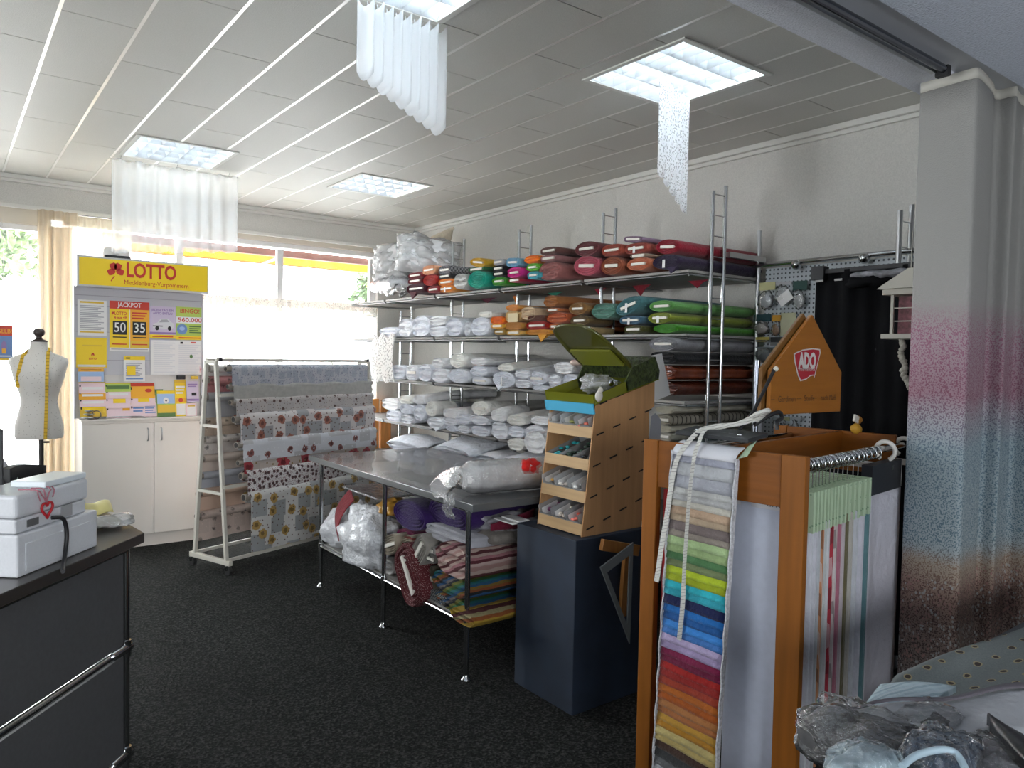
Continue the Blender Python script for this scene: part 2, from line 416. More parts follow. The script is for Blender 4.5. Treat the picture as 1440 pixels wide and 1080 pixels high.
tree(-.25, 8.3, .75, .45, 'low green shrub outside behind the dress form', False, n=1000)
tree(3.3, 11.2, 1.95, .5, 'thin tree outside the middle of the lace-curtained window', n=1000)
tree(5.2, 9.7, 2.4, .75, 'leafy tree outside the window beside the shelving', lm=1)
tree(2.2, 9.2, 1.25, .45, 'green shrub outside above the roll rack', False, n=1000)
tree(4.0, 9.3, 1.1, .5, 'dark green shrub outside by the lower edge of the window', False, n=1000, lm=1)
aw = thing('awning', 'orange awning with a brown bar outside the shop window', 'awning', (2.4, 7.6, 2.5))
AWN = thin('awning_orange', (.9, .22, .012), .95, 0, .5, .35)
MB().grid(lambda u, v: (1.1+2.75*u, 7.365+.45*v, 2.537-.022*v+.002*math.sin(u*60)), 40, 6, thick=(0, 0, .006)).build('canopy', AWN, aw)
MB().box(1.1, 3.85, 7.81, 7.83, 2.503, 2.516).build('front_bar', mat('awning_arm', (.6, .22, .06), .5), aw)
MB().box(1.1, 3.85, 7.31, 7.36, 2.532, 2.60).build('bar', mat('awning_brown', (.16, .05, .03), .5), aw, bev=.005)
MB().bar((2.66, 7.36, 2.53), (2.66, 7.81, 2.508), .06, .010).bar((1.15, 7.36, 2.53), (1.15, 7.81, 2.508), .03, .010).build('arm', mat('awning_arm', (.6, .22, .06), .5), aw)
solo(MB().box(3.52, 3.62, YB-.10, YB-.06, SILL, 1.12).box(3.64, 3.76, YB-.11, YB-.07, SILL, 1.10), 'wooden_board', wood('orange_pine', (.75, .33, .1), .5),
     'orange pine boards standing on the window sill by the shelving', 'board', bev=.004)

# ================================================================== CURTAINS
def drape(name, mats, label, cat, path, z0, z1, amp, freq, n=90, nz=10, top=None, group=None, th=.003, taper=.35):
    """cloth hanging in folds along a horizontal path (two points)"""
    a, b = V(path[0]), V(path[1]); d = b-a; s = V((-d.y, d.x, 0)).normalized()
    def fn(u, v):
        w = math.sin(u*freq*2*PI+.6*math.sin(u*17))*amp*(1-taper*v)+.3*amp*math.sin(u*freq*5.3+1)
        p = a+d*u+s*w; z = z0(u) if callable(z0) else z0; zz = z1(u) if callable(z1) else z1
        return (p.x, p.y, zz+(z-zz)*(1-v))
    mb = MB().grid(fn, n, nz, thick=s*th)
    return mb
BEIGE = thin('curtain_beige', (.84, .75, .62), .8, 0, .5, .45)
CREAM = thin('curtain_cream_sheer', (.9, .84, .72), .7, 0, .5, .5)
c1 = thing('window_curtain', 'beige curtain gathered in folds behind the dress form', 'curtain', (.73, 7.0, .1))
drape('', None, '', '', ((.60, 7.03, 0), (.875, 7.03, 0)), .12, 2.685, .03, 5).build('curtain_cloth', BEIGE, c1)
c2 = thing('window_curtain', 'cream sheer curtain behind the yellow lottery sign', 'curtain', (1.0, 7.0, .1))
drape('', None, '', '', ((.885, 7.05, 0), (1.28, 7.05, 0)), .12, 2.66, .018, 8).build('curtain_cloth', CREAM, c2)
MB().tube([(.88, 7.05, 2.675), (1.3, 7.05, 2.675)], .006, 8).build('rod', CHROME, c2)
c3 = thing('net_curtain', 'white net curtain with a lace header across the lower window panes', 'net curtain', (2.6, 7.09, .5))
NET = thin('net_white', (.95, .95, .95), .30, 0, .5, .6)
drape('', None, '', '', ((1.32, 7.12, 0), (3.62, 7.12, 0)), .42, 2.03, .008, 34, n=200).build('net_cloth', NET, c3)
drape('', None, '', '', ((1.32, 7.115, 0), (3.62, 7.115, 0)), lambda u: 1.985-.012*abs(math.sin(u*110)), 2.10, .006, 34, n=240).build('lace_header', thin('lace_header_mat', (.86, .84, .78), .8, 0, .5, .35, holes=60), c3)

# printed curtain in front on the shelving side: white fading to pink, blue, tan and a leafy border
def printed():
    m, nt, b = base('printed_curtain'); vec = coords(nt)
    sx = nt.nodes.new('ShaderNodeSeparateXYZ'); nt.links.new(vec, sx.inputs[0])
    big = tex_noise(nt, vec, 3, 2)
    z = math_n(nt, 'ADD', sx.outputs[2], math_n(nt, 'MULTIPLY', math_n(nt, 'SUBTRACT', big, .5), .12))
    zf = math_n(nt, 'DIVIDE', z, 2.61)
    W = (.315, .31, .295)
    a = ramp(nt, zf, [(.0, (.17, .14, .125)), (.2, (.21, .16, .14)), (.30, (.29, .19, .15)), (.335, (.36, .30, .24)), (.36, (.36, .41, .43)), (.50, (.31, .38, .41)), (.545, (.36, .33, .36)), (.57, (.33, .21, .25)), (.64, (.34, .26, .29)), (.70, W), (1, W)])
    dk = ramp(nt, zf, [(.0, (.05, .045, .04)), (.22, (.07, .05, .045)), (.31, (.13, .07, .06)), (.34, (.25, .17, .12)), (.37, (.12, .19, .23)), (.50, (.13, .19, .24)), (.57, (.22, .09, .13)), (.65, (.28, .12, .18)), (.70, (.33, .31, .305)), (.75, W), (1, W)])
    sp = tex_noise(nt, vec, 190, 2); spk = math_n(nt, 'GREATER_THAN', sp, .53)
    c = mixc(nt, spk, a, dk)
    lv = nt.nodes.new('ShaderNodeTexVoronoi'); lv.inputs['Scale'].default_value = 75
    vec2 = coords(nt, 'Object', (1.2, 1.2, .8)); nt.links.new(vec2, lv.inputs['Vector'])
    leafm = math_n(nt, 'MULTIPLY', math_n(nt, 'LESS_THAN', lv.outputs['Distance'], .33), math_n(nt, 'LESS_THAN', zf, math_n(nt, 'ADD', .285, math_n(nt, 'MULTIPLY', big, .07))))
    lc = mixc(nt, math_n(nt, 'GREATER_THAN', tex_noise(nt, vec, 9), .52), (.32, .18, .16), (.35, .34, .32))
    c = mixc(nt, leafm, c, lc)
    nt.links.new(c, b.inputs['Base Color']); b.inputs['Roughness'].default_value = .9; bump(nt, b, tex_noise(nt, vec, 230), .25); return m
pc = thing('printed_curtain', 'tall printed curtain fading from white through pink and blue to a leafy border', 'curtain', (2.85, 1.15, 0))
prof = [(2.805, 1.292), (2.797, 1.20), (2.792, 1.125), (2.80, 1.102), (2.86, 1.105), (3.0, 1.128), (3.06, 1.145), (3.082, 1.135), (3.083, 1.10), (3.09, 1.085), (3.15, 1.10), (3.22, 1.108), (3.235, 1.09), (3.235, 1.0), (3.24, .90), (3.30, .88), (3.42, .90), (3.45, .86), (3.45, .7)]
def smooth_path(P, n):
    out = []
    L = [0]
    for a, b in zip(P, P[1:]): L.append(L[-1]+(V(b)-V(a)).length)
    for k in range(n+1):
        t = L[-1]*k/n; i = max(j for j in range(len(L)) if L[j] <= t+1e-9); i = min(i, len(P)-2)
        f = (t-L[i])/max(1e-9, L[i+1]-L[i])
        p0, p1, p2, p3 = V(P[max(i-1, 0)]), V(P[i]), V(P[i+1]), V(P[min(i+2, len(P)-1)])
        q = .5*((2*p1)+(p2-p0)*f+(2*p0-5*p1+4*p2-p3)*f*f+(3*p1-p0-3*p2+p3)*f**3); out.append(q)
    return out
PP = smooth_path(prof, 120)
PRINT = printed()
def pcf(u, v):
    i = u*120; k = min(int(i), 119); p = PP[k].lerp(PP[k+1], i-k)
    w = (1-v)*.012*math.sin(u*33)
    return (p.x-w, p.y+w*.3, .02+(ZS-.035-.02)*v)
MB().grid(pcf, 120, 24, thick=(.004, .002, 0)).build('curtain_cloth', PRINT, pc)
def hdf(u, v):
    p = V(pcf(u, 1)); return (p.x-.003, p.y-.001, ZS-.04+.035*v)
MB().grid(hdf, 120, 1, thick=(.002, .001, 0)).build('header_tape', thin('header_tape_mat', (.72, .70, .64), .85, 0, .5, .3), pc)

# ================================================================== CEILING LIGHTS
LAMP = mat('lamp_tube', (.82, .93, 1.0), .4, emit=16)
REFL = mat('lamp_reflector', (.80, .82, .84), .35, .3)
LNAMES = ['square louvred ceiling light with a wide sheer sample hung from its edge', 'square louvred ceiling light with nothing hung from it, before the window wall',
          'square louvred ceiling light with a lace strip hung from it', 'square louvred ceiling light with pleated sheer samples hung from it']
for (x, y), lab in zip(LIGHTS, LNAMES):
    t = thing('ceiling_light', lab, 'ceiling light', (x, y, ZC), 'louvred ceiling lights')
    h = LH-.002
    MB().box(x-h, x+h, y-h, y+h, ZC+.095, ZC+.1).box(x-h, x-h+.004, y-h, y+h, ZC, ZC+.095).box(x+h-.004, x+h, y-h, y+h, ZC, ZC+.095)\
        .box(x-h, x+h, y-h, y-h+.004, ZC, ZC+.095).box(x-h, x+h, y+h-.004, y+h, ZC, ZC+.095).build('housing', mat('lamp_housing', (.85, .87, .88), .4), t)
    f = .318
    fr = MB()
    for a, b, c, d in ((x-f, x+f, y-f, y-h+.012), (x-f, x+f, y+h-.012, y+f), (x-f, x-h+.012, y-h+.012, y+h-.012), (x+h-.012, x+f, y-h+.012, y+h-.012)): fr.box(a, b, c, d, ZC-.008, ZC-.0005)
    fr.build('frame', WHITE_P, t, bev=.002)
    for k in range(4):
        yy = y-h+(k+.5)*2*h/4
        MB().tube([(x-h+.02, yy, ZC+.07), (x+h-.02, yy, ZC+.07)], .012, 10).build('tube', LAMP, t)
    lo = MB()
    for k in range(5):
        yy = y-h+.012+k*(2*h-.024)/4
        lo.prism([(x-h+.012, yy-.002, ZC-.002), (x-h+.012, yy+.002, ZC-.002), (x-h+.012, yy+.030, ZC+.052), (x-h+.012, yy-.030, ZC+.052)], (2*h-.024, 0, 0))
    for k in range(1, 7):
        xx = x-h+k*2*h/7
        lo.prism([(xx-.0015, y-h+.012, ZC), (xx+.0015, y-h+.012, ZC), (xx+.026, y-h+.012, ZC+.05), (xx-.026, y-h+.012, ZC+.05)], (0, 2*h-.024, 0))
    lo.build('louvre', REFL, t)

# samples hung from the lights
SHEER = thin('sheer_white', (.93, .95, .97), .30, 0, .5, .5)
SHEER2 = thin('sheer_white_dense', (.93, .95, .97), .5, 0, .5, .5)
t = thing('hanging_sheer', 'wide sheer white curtain sample hanging below the ceiling light over the lottery sign', 'curtain sample', (1.37, 5.9, 2.3))
drape('', None, '', '', ((.945, 5.90, 0), (1.805, 5.90, 0)), lambda u: 2.275+.09*u-.018*abs(math.sin(u*22)), lambda u: ZC-.03+.008*math.sin(u*40), .018, 9, n=140).build('sheer_cloth', SHEER, t)
MB().tube([(.93, 5.9, ZC-.03), (1.82, 5.9, ZC-.03)], .004, 6).build('rod', WHITE_P, t)
for k in range(3): MB().tube([(1.0+.37*k, 5.9, ZC-.03), (1.0+.37*k, 5.87, ZC-.005)], .0015, 5).build('hook', CHROME, t)
t = thing('hanging_sheer', 'pleated sheer white samples hanging from the light nearest the camera', 'curtain sample', (1.44, 2.65, 2.55))
n = 9
for k in range(n):
    u0 = k/n; x0 = 1.25+.385*k/n; x1 = x0+.385/n+.012
    zb = 2.66-.15*(k/n)
    def fn(u, v, x0=x0, x1=x1, zb=zb, k=k):
        return (x0+(x1-x0)*u, 2.648-.035*u+.012*math.sin(u*PI)+.004*k, zb-.03*math.sin(u*PI)+(ZC-.012-zb)*v)
    MB().grid(fn, 8, 8, thick=(0, .0015, 0)).build('pleat', SHEER2, t)
t = thing('hanging_lace', 'narrow white lace strips hanging from the light over the stacked table', 'lace sample', (2.9, 2.5, 2.4))
pa, pb = at(928, 100, z=ZC-.012), at(968, 140, z=ZC-.012)
for k in range(5):
    a = pa.lerp(pb, k/5); b = pa.lerp(pb, (k+1.1)/5)
    zb = 2.47-.026*k
    def fn(u, v, a=a, b=b, zb=zb):
        p = a.lerp(b, u); w = .012*math.sin(u*PI)
        return (p.x+w, p.y-w, zb-.02*abs(math.sin(u*PI*2))+(ZC-.012-zb)*v)
    MB().grid(fn, 8, 14, thick=(.001, .001, 0)).build('lace_strip', thin('lace_white', (.95, .96, .98), .92, 0, .5, .4, holes=85), t)

# ================================================================== LOTTERY CORNER
GREYB = mat('display_grey', (.52, .52, .56), .5); YEL = mat('sign_yellow', (.88, .62, .01), .45); RED = mat('sign_red', (.55, .03, .02), .5)
CABW = mat('cabinet_white', (.74, .71, .66), .45)
cab = thing('cabinet', 'white two-door cabinet under the yellow lottery display', 'cabinet', (1.28, 6.72, 0))
MB().box(.84, 1.76, 6.54, 6.95, .10, 1.03).build('body', CABW, cab, bev=.003)
MB().box(.845, 1.755, 6.56, 6.94, 0, .10).build('plinth', CABW, cab)
for a, b, hx in ((.842, 1.345, 1.30), (1.349, 1.758, 1.40)):
    d = MB().box(a, b, 6.52, 6.538, .105, 1.005).build('door', CABW, cab, bev=.002)
    MB().tube([(hx, 6.52, .86), (hx, 6.492, .865), (hx, 6.488, .91), (hx, 6.492, .955), (hx, 6.52, .96)], .005, 8).build('handle', STEEL, d)
MB().box(.83, 1.77, 6.50, 6.96, 1.03, 1.045).build('top', CABW, cab, bev=.003)
dp = thing('lottery_display', 'grey lottery display board with a yellow sign on the white cabinet', 'display board', (1.27, 6.62, 1.045))
MB().box(.795, 1.735, 6.60, 6.63, 1.047, 2.06).build('back_panel', mat('display_lower', (.66, .64, .62), .5), dp)
bd = MB().box(.795, 1.735, 6.585, 6.60, 1.385, 2.07)
bd.build('grey_panel', GREYB, dp)
g = MB()
for z in (1.50, 1.72, 1.92, 2.0): g.box(.797, 1.733, 6.582, 6.586, z-.003, z+.003)
g.build('groove_strip', mat('groove_grey', (.36, .36, .4), .6), dp)
sg = MB().box(.80, 1.752, 6.46, 6.60, 2.058, 2.292).build('sign_box', mat('sign_case', (.55, .55, .56), .4), dp, bev=.006)
def logo(mb, o, xd, zd, s, mi):
    for a in (-18, 62, 118, 205):
        r = math.radians(a); c = o+(xd*math.cos(r)+zd*math.sin(r))*s*.52
        d = (xd*math.cos(r)+zd*math.sin(r)); e = xd*-math.sin(r)+zd*math.cos(r)
        P = []
        for k in range(18):
            t = 2*PI*k/18; rad = 1-.25*(math.cos(t) > .8)
            P.append(c+(d*math.cos(t)*.46*rad+e*math.sin(t)*.36)*s)
        nrm = xd.cross(zd); mb.add([p+nrm*.001 for p in P], [tuple(range(18))], mi)
    mb.obox(o-xd*s*.3-zd*s*.95+xd.cross(zd)*.001, (xd*.5+zd*.85)*s*.35, (xd*.85-zd*.5)*s*.05, xd.cross(zd)*.0006, mi)
X, Z = V((1, 0, 0)), V((0, 0, 1))
f = MB().box(.815, 1.737, 6.455, 6.461, 2.073, 2.277)
logo(f, V((1.06, 6.454, 2.195)), X, Z, .068, 1)
f.text('LOTTO', (1.315, 6.4545, 2.20), X, Z, .155, 1, .0045, fit=.36)
f.text('Mecklenburg-Vorpommern', (1.355, 6.4545, 2.108), X, Z, .05, 1, 0, fit=.47)
f.build('sign_face', [YEL, RED], sg)
for x in (.80, 1.73): MB().box(x-.006, x+.006, 6.575, 6.635, 1.047, 2.06).build('side_strip', GREYB, dp)

PY = 6.578
COL = dict(w=(.78, .77, .76), l=(.60, .52, .66), y=(.88, .62, .02), o=(.85, .42, .03), r=(.6, .05, .03), g=(.45, .6, .12), k=(.015, .015, .018), p=(.80, .62, .66), b=(.16, .28, .55), t=(.4, .4, .42), d=(.1, .2, .06), s=(.68, .68, .7), a=(.75, .5, .05), v=(.3, .2, .45), lb=(.35, .5, .75))
def pm(c): return mat('print_'+c, COL[c], .5)
def paper(name, label, cat, box, bg, items, y=PY, lean=0, th=.002, group=None, parent_rigid=False):
    """a flat printed sheet at its real place; items: rectangles and lines of writing in fractions of the sheet (from its top corner)"""
    p0, p1 = at(box[0], (box[1]+box[3])/2, y=y), at(box[2], (box[1]+box[3])/2, y=y)
    um = (box[0]+box[2])/2; z1, z0 = at(um, box[1], y=y).z, at(um, box[3], y=y).z
    x0, x1 = p0.x, p1.x; W, H = x1-x0, z1-z0
    keys = [bg]; mb = MB()
    ex = V((1, 0, 0)); ez = V((0, lean, 1)).normalized(); o = V((x0, y, z0)); nn = ex.cross(ez)
    mb.obox(o+ex*W/2+ez*H/2-nn*th/2, ex*W/2, nn*th/2, ez*H/2, 0)
    lay = 0
    for it in items:
        c = it[-1]
        if c not in keys: keys.append(c)
        mi = keys.index(c); lay += 1; off = nn*(.0004+.00015*lay)
        if it[0] == 'r':
            a, b, cc, d = it[1:5]
            q = [o+ex*W*a+ez*H*(1-d)+off, o+ex*W*cc+ez*H*(1-d)+off, o+ex*W*cc+ez*H*(1-b)+off, o+ex*W*a+ez*H*(1-b)+off]
            mb.add(q, [(0, 1, 2, 3)], mi)
        elif it[0] == 't':
            _, s, fx, fy, fs, ft, _ = it
            mb.text(s, o+ex*W*fx+ez*H*(1-fy)+off, ex, ez, H*fs, mi, .0008, .0002, fit=W*ft)
        elif it[0] == 'e':
            _, cx, cy, rx, ry, _ = it
            mb.add([o+ex*W*(cx+rx*math.cos(2*PI*k/20))+ez*H*(1-cy+ry*math.sin(2*PI*k/20))+off for k in range(20)], [tuple(range(20))], mi)
        elif it[0] == 'p':
            mb.add([o+ex*W*a+ez*H*(1-b)+off for a, b in it[1]], [tuple(range(len(it[1])))], mi)
        elif it[0] == 'L':
            logo(mb, o+ex*W*it[1]+ez*H*(1-it[2])+off, ex, ez, H*it[3], mi)
        elif it[0] == 'h':                      # ruled lines of small print
            a, b, cc, d, nrow = it[1:6]
            for k in range(nrow):
                yy = b+(d-b)*(k+.5)/nrow; hh = (d-b)/nrow*.28; e2 = cc-(cc-a)*.12*((k*7) % 3)
                mb.add([o+ex*W*a+ez*H*(1-yy-hh)+off, o+ex*W*e2+ez*H*(1-yy-hh)+off, o+ex*W*e2+ez*H*(1-yy+hh)+off, o+ex*W*a+ez*H*(1-yy+hh)+off], [(0, 1, 2, 3)], mi)
    return solo(mb, name, [pm(k) for k in keys], label, cat, group)
paper('poster', 'white list of small print between two yellow bars on the grey board', 'poster', (109, 422, 150, 472), 'w', [('r', .08, .04, .9, .09, 'a'), ('h', .08, .14, .9, .85, 14, 't'), ('r', .08, .88, .9, .92, 'a')])
paper('poster', 'orange jackpot poster with two black number fields', 'poster', (154, 424, 210, 494), 'w', [
    ('r', .0, .0, 1, .16, 'r'), ('t', 'JACKPOT', .5, .075, .13, .6, 'w'), ('r', .0, .16, .49, .93, 'y'), ('r', .51, .16, 1, .80, 'o'), ('r', .51, .8, 1, .93, 'a'),
    ('t', 'LOTTO', .27, .25, .09, .3, 'r'), ('L', .09, .25, .035, 'r'), ('t', '6 aus 49', .27, .33, .06, .3, 'r'), ('h', .56, .2, .94, .36, 3, 'r'), ('r', .08, .40, .43, .67, 'k'), ('r', .57, .40, .92, .67, 'k'), ('t', '50', .255, .535, .27, .28, 'w'), ('t', '35', .745, .535, .27, .28, 'w'),
    ('h', .08, .70, .42, .74, 1, 'k'), ('h', .58, .70, .92, .74, 1, 'k'), ('h', .06, .84, .42, .88, 1, 'r'), ('h', .55, .84, .95, .88, 1, 'r'), ('h', .04, .945, .96, .975, 1, 't')])
paper('poster', 'lilac poster with a silver car', 'poster', (210.5, 431, 247, 476), 'l', [('t', 'JEDEN TAG EIN', .5, .12, .1, .86, 'v'), ('t', 'AUTO EXTRA!', .5, .22, .1, .75, 'v'),
    ('p', [(.12, .68), (.14, .55), (.3, .5), (.42, .38), (.7, .37), (.82, .47), (.92, .52), (.92, .66), (.8, .70)], 's'), ('p', [(.36, .5), (.45, .41), (.67, .4), (.76, .48)], 't'), ('e', .28, .68, .07, .07, 'k'), ('e', .76, .68, .07, .07, 'k'), ('r', .12, .6, .5, .63, 'k'),
    ('r', .0, .8, 1, .86, 'v'), ('r', 0, .88, 1, 1, 'y'), ('h', .1, .91, .9, .97, 1, 'r')])
paper('poster', 'green bingo poster reading 560.000', 'poster', (247.5, 432, 286, 478), 'g', [('t', 'BINGO!', .5, .13, .17, .7, 'r'), ('r', 0, .3, 1, .5, 'w'), ('t', '560.000', .5, .40, .18, .86, 'r'), ('e', .22, .68, .19, .16, 'b'), ('e', .22, .66, .1, .06, 'lb'), ('h', .48, .56, .92, .8, 4, 'd'), ('r', 0, .88, 1, 1, 'y'), ('h', .1, .91, .9, .97, 1, 'r')])
paper('envelope', 'bright yellow envelope pinned to the grey board', 'envelope', (107, 475, 150, 517), 'y', [('h', .2, .22, .85, .3, 1, 'a'), ('L', .54, .56, .06, 'r'), ('t', 'LOTTO', .54, .7, .08, .25, 'r'), ('r', .04, .9, .96, .97, 's')])
paper('chart_sheet', 'large white chart sheet in a clear sleeve under the car and bingo posters', 'poster', (212, 479, 286, 527), 'w', [('h', .05, .05, .45, .95, 16, 's'), ('h', .52, .1, .95, .95, 14, 's'), ('r', .55, .03, .6, .09, 'k'), ('r', .75, .03, .85, .07, 'r'), ('e', .76, .46, .03, .06, 'd'), ('r', .92, .75, 1, .95, 'p'), ('L', .96, .85, .05, 'r')])
paper('leaflet', 'white leaflet with a yellow heading fixed below the jackpot poster', 'leaflet', (174, 501, 204, 536), 'w', [('r', 0, 0, 1, .15, 'y'), ('r', .1, .05, .3, .1, 'k'), ('h', .1, .25, .85, .82, 8, 't'), ('r', .15, .4, .55, .75, 'y'), ('h', .1, .85, .9, .95, 1, 'b')], y=6.57)
paper('leaflet', 'blue leaflet with an orange heading below the yellow envelope', 'leaflet', (110, 518, 146, 537), 'lb', [('r', 0, 0, 1, .24, 'o'), ('h', .1, .06, .9, .18, 1, 'k'), ('r', .1, .6, .9, .95, 'p')], y=6.565)
def tray(label, box, n, cols, name='slip_stack'):
    pass
slips = [((111, 537, 149, 553), 'p', 'topmost pink betting slip of the stack beneath the blue leaflet'), ((111, 548, 149, 562), 'o', 'second betting slip down in the stack beneath the blue leaflet, orange edged'), ((112, 558, 150, 572), 'p', 'third betting slip down in the stack beneath the blue leaflet'), ((113, 567, 150, 586), 'a', 'lowest slip of the stack beneath the blue leaflet, behind the silver ornament'),
         ((148, 538, 184, 551), 'g', 'green slip at the top of the middle slip rack'), ((149, 547, 184, 560), 'p', 'pink slip below the green slip in the middle rack'), ((149, 556, 184, 574), 'p', 'pink slip with a yellow panel in the middle rack'), ((150, 567, 185, 588), 'p', 'lowest pink slip of the middle rack with an orange patch'),
         ((183, 538, 218, 560), 'o', 'orange slip with a red heading in the third rack'), ((184, 556, 219, 571), 'p', 'pink slip with yellow print under the orange slip'), ((184, 565, 221, 586), 'p', 'lowest pink slip of the third rack with blue print')]
for k, (b, c, lab) in enumerate(slips):
    extra = {6: [('r', .3, .25, .8, .6, 'y')], 7: [('r', .65, .15, .95, .5, 'o')], 8: [('r', 0, 0, 1, .22, 'r'), ('e', .75, .5, .14, .12, 'r')], 9: [('r', .3, .2, .75, .6, 'y')], 10: [('h', .1, .3, .5, .7, 2, 'b'), ('h', .55, .2, .95, .8, 4, 'b')], 4: [('r', .05, .3, .95, .7, 'd')], 3: [('r', .1, .2, .9, .5, 'y')]}.get(k, [('h', .12, .35, .9, .75, 1, 'w')])
    paper('betting_slip', lab, 'leaflet', b, c, [('r', 0, 0, 1, .1, 'a'), ('e', .05, .35, .03, .1, 'k')]+extra, y=6.565-.011*(k % 4), lean=.25, th=.004)
paper('booklet', 'green football booklet leaning on the cabinet top', 'booklet', (222, 549, 247, 586), 'g', [('r', 0, .0, 1, .12, 'y'), ('r', 0, .12, 1, .5, 'lb'), ('e', .5, .38, .16, .12, 'w'), ('e', .5, .38, .05, .04, 'k'), ('r', 0, .55, 1, .85, 'a'), ('r', 0, .85, 1, 1, 'd')], y=6.535, lean=.2, th=.012)
paper('booklet', 'dark green booklet half hidden behind the football booklet', 'booklet', (219, 547, 231, 587), 'd', [('r', .1, .1, .5, .9, 'g')], y=6.55, lean=.2, th=.012)
paper('brochure', 'tall yellow brochure beside the football booklet', 'brochure', (247, 534, 263, 585), 'y', [('r', 0, 0, 1, .08, 'a'), ('r', .05, .5, .95, .62, 'o'), ('e', .5, .56, .2, .06, 'r'), ('r', .1, .66, .9, .96, 'w'), ('h', .1, .15, .9, .4, 3, 'w')], y=6.55, lean=.15, th=.006)
paper('brochure', 'lilac brochure at the outer end of the display shelf', 'brochure', (263, 536, 280, 565), 'l', [('h', .1, .1, .9, .3, 2, 'v'), ('r', .4, .55, .8, .7, 'k'), ('r', 0, .85, 1, .95, 'v')], y=6.56, lean=.15, th=.006)
paper('brochure', 'pink brochure below the lilac brochure', 'brochure', (262, 567, 277, 586), 'p', [('r', .1, .1, .9, .9, 'w'), ('r', .15, .15, .85, .25, 'a')], y=6.545, lean=.15, th=.006)
pen = at(254, 530, y=6.56)
solo(MB().box(pen.x-.03, pen.x+.035, 6.545, 6.575, pen.z-.02, pen.z+.012), 'pen_tray', BLACK, 'small black tray clipped above the yellow brochure', 'tray', bev=.003)
p2 = at(273, 531, y=6.56)
solo(MB().box(p2.x-.025, p2.x+.03, 6.55, 6.575, p2.z-.012, p2.z+.012), 'card_holder', pm('a'), 'small golden card holder above the lilac brochure', 'holder', bev=.003)
orn = at(126, 580, y=6.50)
o_ = thing('ornament', 'small silver bowl stack with a wire stand on the cabinet top', 'ornament', (orn.x, 6.51, 1.045))
for k in range(3): MB().lathe([(.006, .0), (.045-.008*k, .012), (.048-.008*k, .016), (.02, .02)], (orn.x, 6.53, 1.046+.025*k), 20).build('bowl', STEEL, o_)
MB().tube([(orn.x+.05+.03*math.cos(t), 6.52, 1.08+.03*math.sin(t)) for t in [2*PI*k/20 for k in range(21)]], .004, 6).build('ring', mat('dark_metal', (.2, .18, .17), .35, 1), o_)
solo(MB().tube([(1.0+.0, 6.51, 1.05), (1.04, 6.505, 1.06), (1.15, 6.503, 1.06), (1.25, 6.505, 1.06), (1.28, 6.51, 1.05)], .004, 6), 'wire_stand', STEEL, 'thin wire loop lying along the cabinet top edge', 'wire')
tp = thing('clip_lamp', 'small dark clip lamp with two white cups on top of the yellow sign', 'lamp', (1.08, 6.52, 2.292))
MB().box(.99, 1.17, 6.48, 6.56, 2.293, 2.312).build('base', mat('dark_base', (.04, .04, .045), .5), tp, bev=.004)
for x in (1.03, 1.12): MB().lathe([(.05, .0), (.047, .03), (.036, .055), (.015, .065)], (x, 6.52, 2.313), 18).build('cup', mat('cup_white', (.8, .78, .76), .5), tp)

# poster hanging in the far window
pz = at(9, 482, y=6.9)
paper('window_poster', 'orange and blue poster hanging in the window beyond the dress form', 'poster', (-24, 457, 18, 507), 'v', [('r', 0, 0, 1, .3, 'r'), ('t', 'GELB!', .72, .17, .18, .5, 'o'), ('r', 0, .3, 1, .92, 'b'), ('p', [(.6, .75), (.62, .5), (.7, .42), (.78, .5), (.8, .75)], 'v'), ('r', .63, .66, .76, .8, 'o'), ('h', .5, .84, .95, .9, 1, 'w'), ('r', 0, .92, 1, 1, 'a')], y=6.95)
pt = MB().tube([at(5, 457, y=6.952), (at(5, 457, y=6.952).x, 6.952, 2.5), (at(5, 457, y=6.952).x, YB+.0, 2.6)], .0012, 5)
solo(pt, 'hanging_thread', WHITEPAPER, 'thin thread holding the orange and blue window poster', 'thread')

# ================================================================== DRESS FORM
bx, by = .485, 5.62
m_ = thing('dress_form', 'pale speckled dress form on a dark pole by the window', 'dress form', (bx, by, 0))
def specks(name, c, c2, sc, th=.16):
    if name in MC: return MC[name]
    m, nt, b = base(name); vec = coords(nt); v = nt.nodes.new('ShaderNodeTexVoronoi'); v.inputs['Scale'].default_value = sc; nt.links.new(vec, v.inputs['Vector'])
    nt.links.new(mixc(nt, math_n(nt, 'LESS_THAN', v.outputs['Distance'], th), c, c2), b.inputs['Base Color']); b.inputs['Roughness'].default_value = .85; MC[name] = m; return m
zs = [(1.012, .128, .098), (1.03, .136, .103), (1.10, .134, .100), (1.18, .113, .088), (1.245, .100, .080), (1.30, .108, .088), (1.36, .128, .108), (1.41, .143, .118), (1.455, .152, .108), (1.495, .163, .092), (1.52, .160, .078), (1.54, .125, .068), (1.56, .075, .060), (1.585, .052, .052), (1.615, .047, .047), (1.628, .046, .046)]
ang = math.radians(-8)
def mring(z, rx, ry, n=32):
    out = []
    for k in range(n):
        t = 2*PI*k/n; x = math.cos(t)*rx; y = math.sin(t)*ry
        if y < 0 and 1.33 < z < 1.46: y -= .018*math.exp(-((abs(x)-.065)/.035)**2)*math.sin((z-1.33)/.13*PI)
        c, s = math.cos(ang), math.sin(ang); out.append((bx+x*c-y*s, by+x*s+y*c, z))
    return out
mb = MB(); R_ = [mring(*q) for q in zs]; n = 32
mb.add([p for r in R_ for p in r], [(i*n+k, i*n+(k+1) % n, (i+1)*n+(k+1) % n, (i+1)*n+k) for i in range(len(R_)-1) for k in range(n)], 0, True)
mb.add(R_[0], [tuple(range(n))[::-1]]); mb.add(R_[-1], [tuple(range(n))])
mb.build('torso', specks('form_cloth', (.74, .71, .66), (.36, .32, .28), 75), m_)
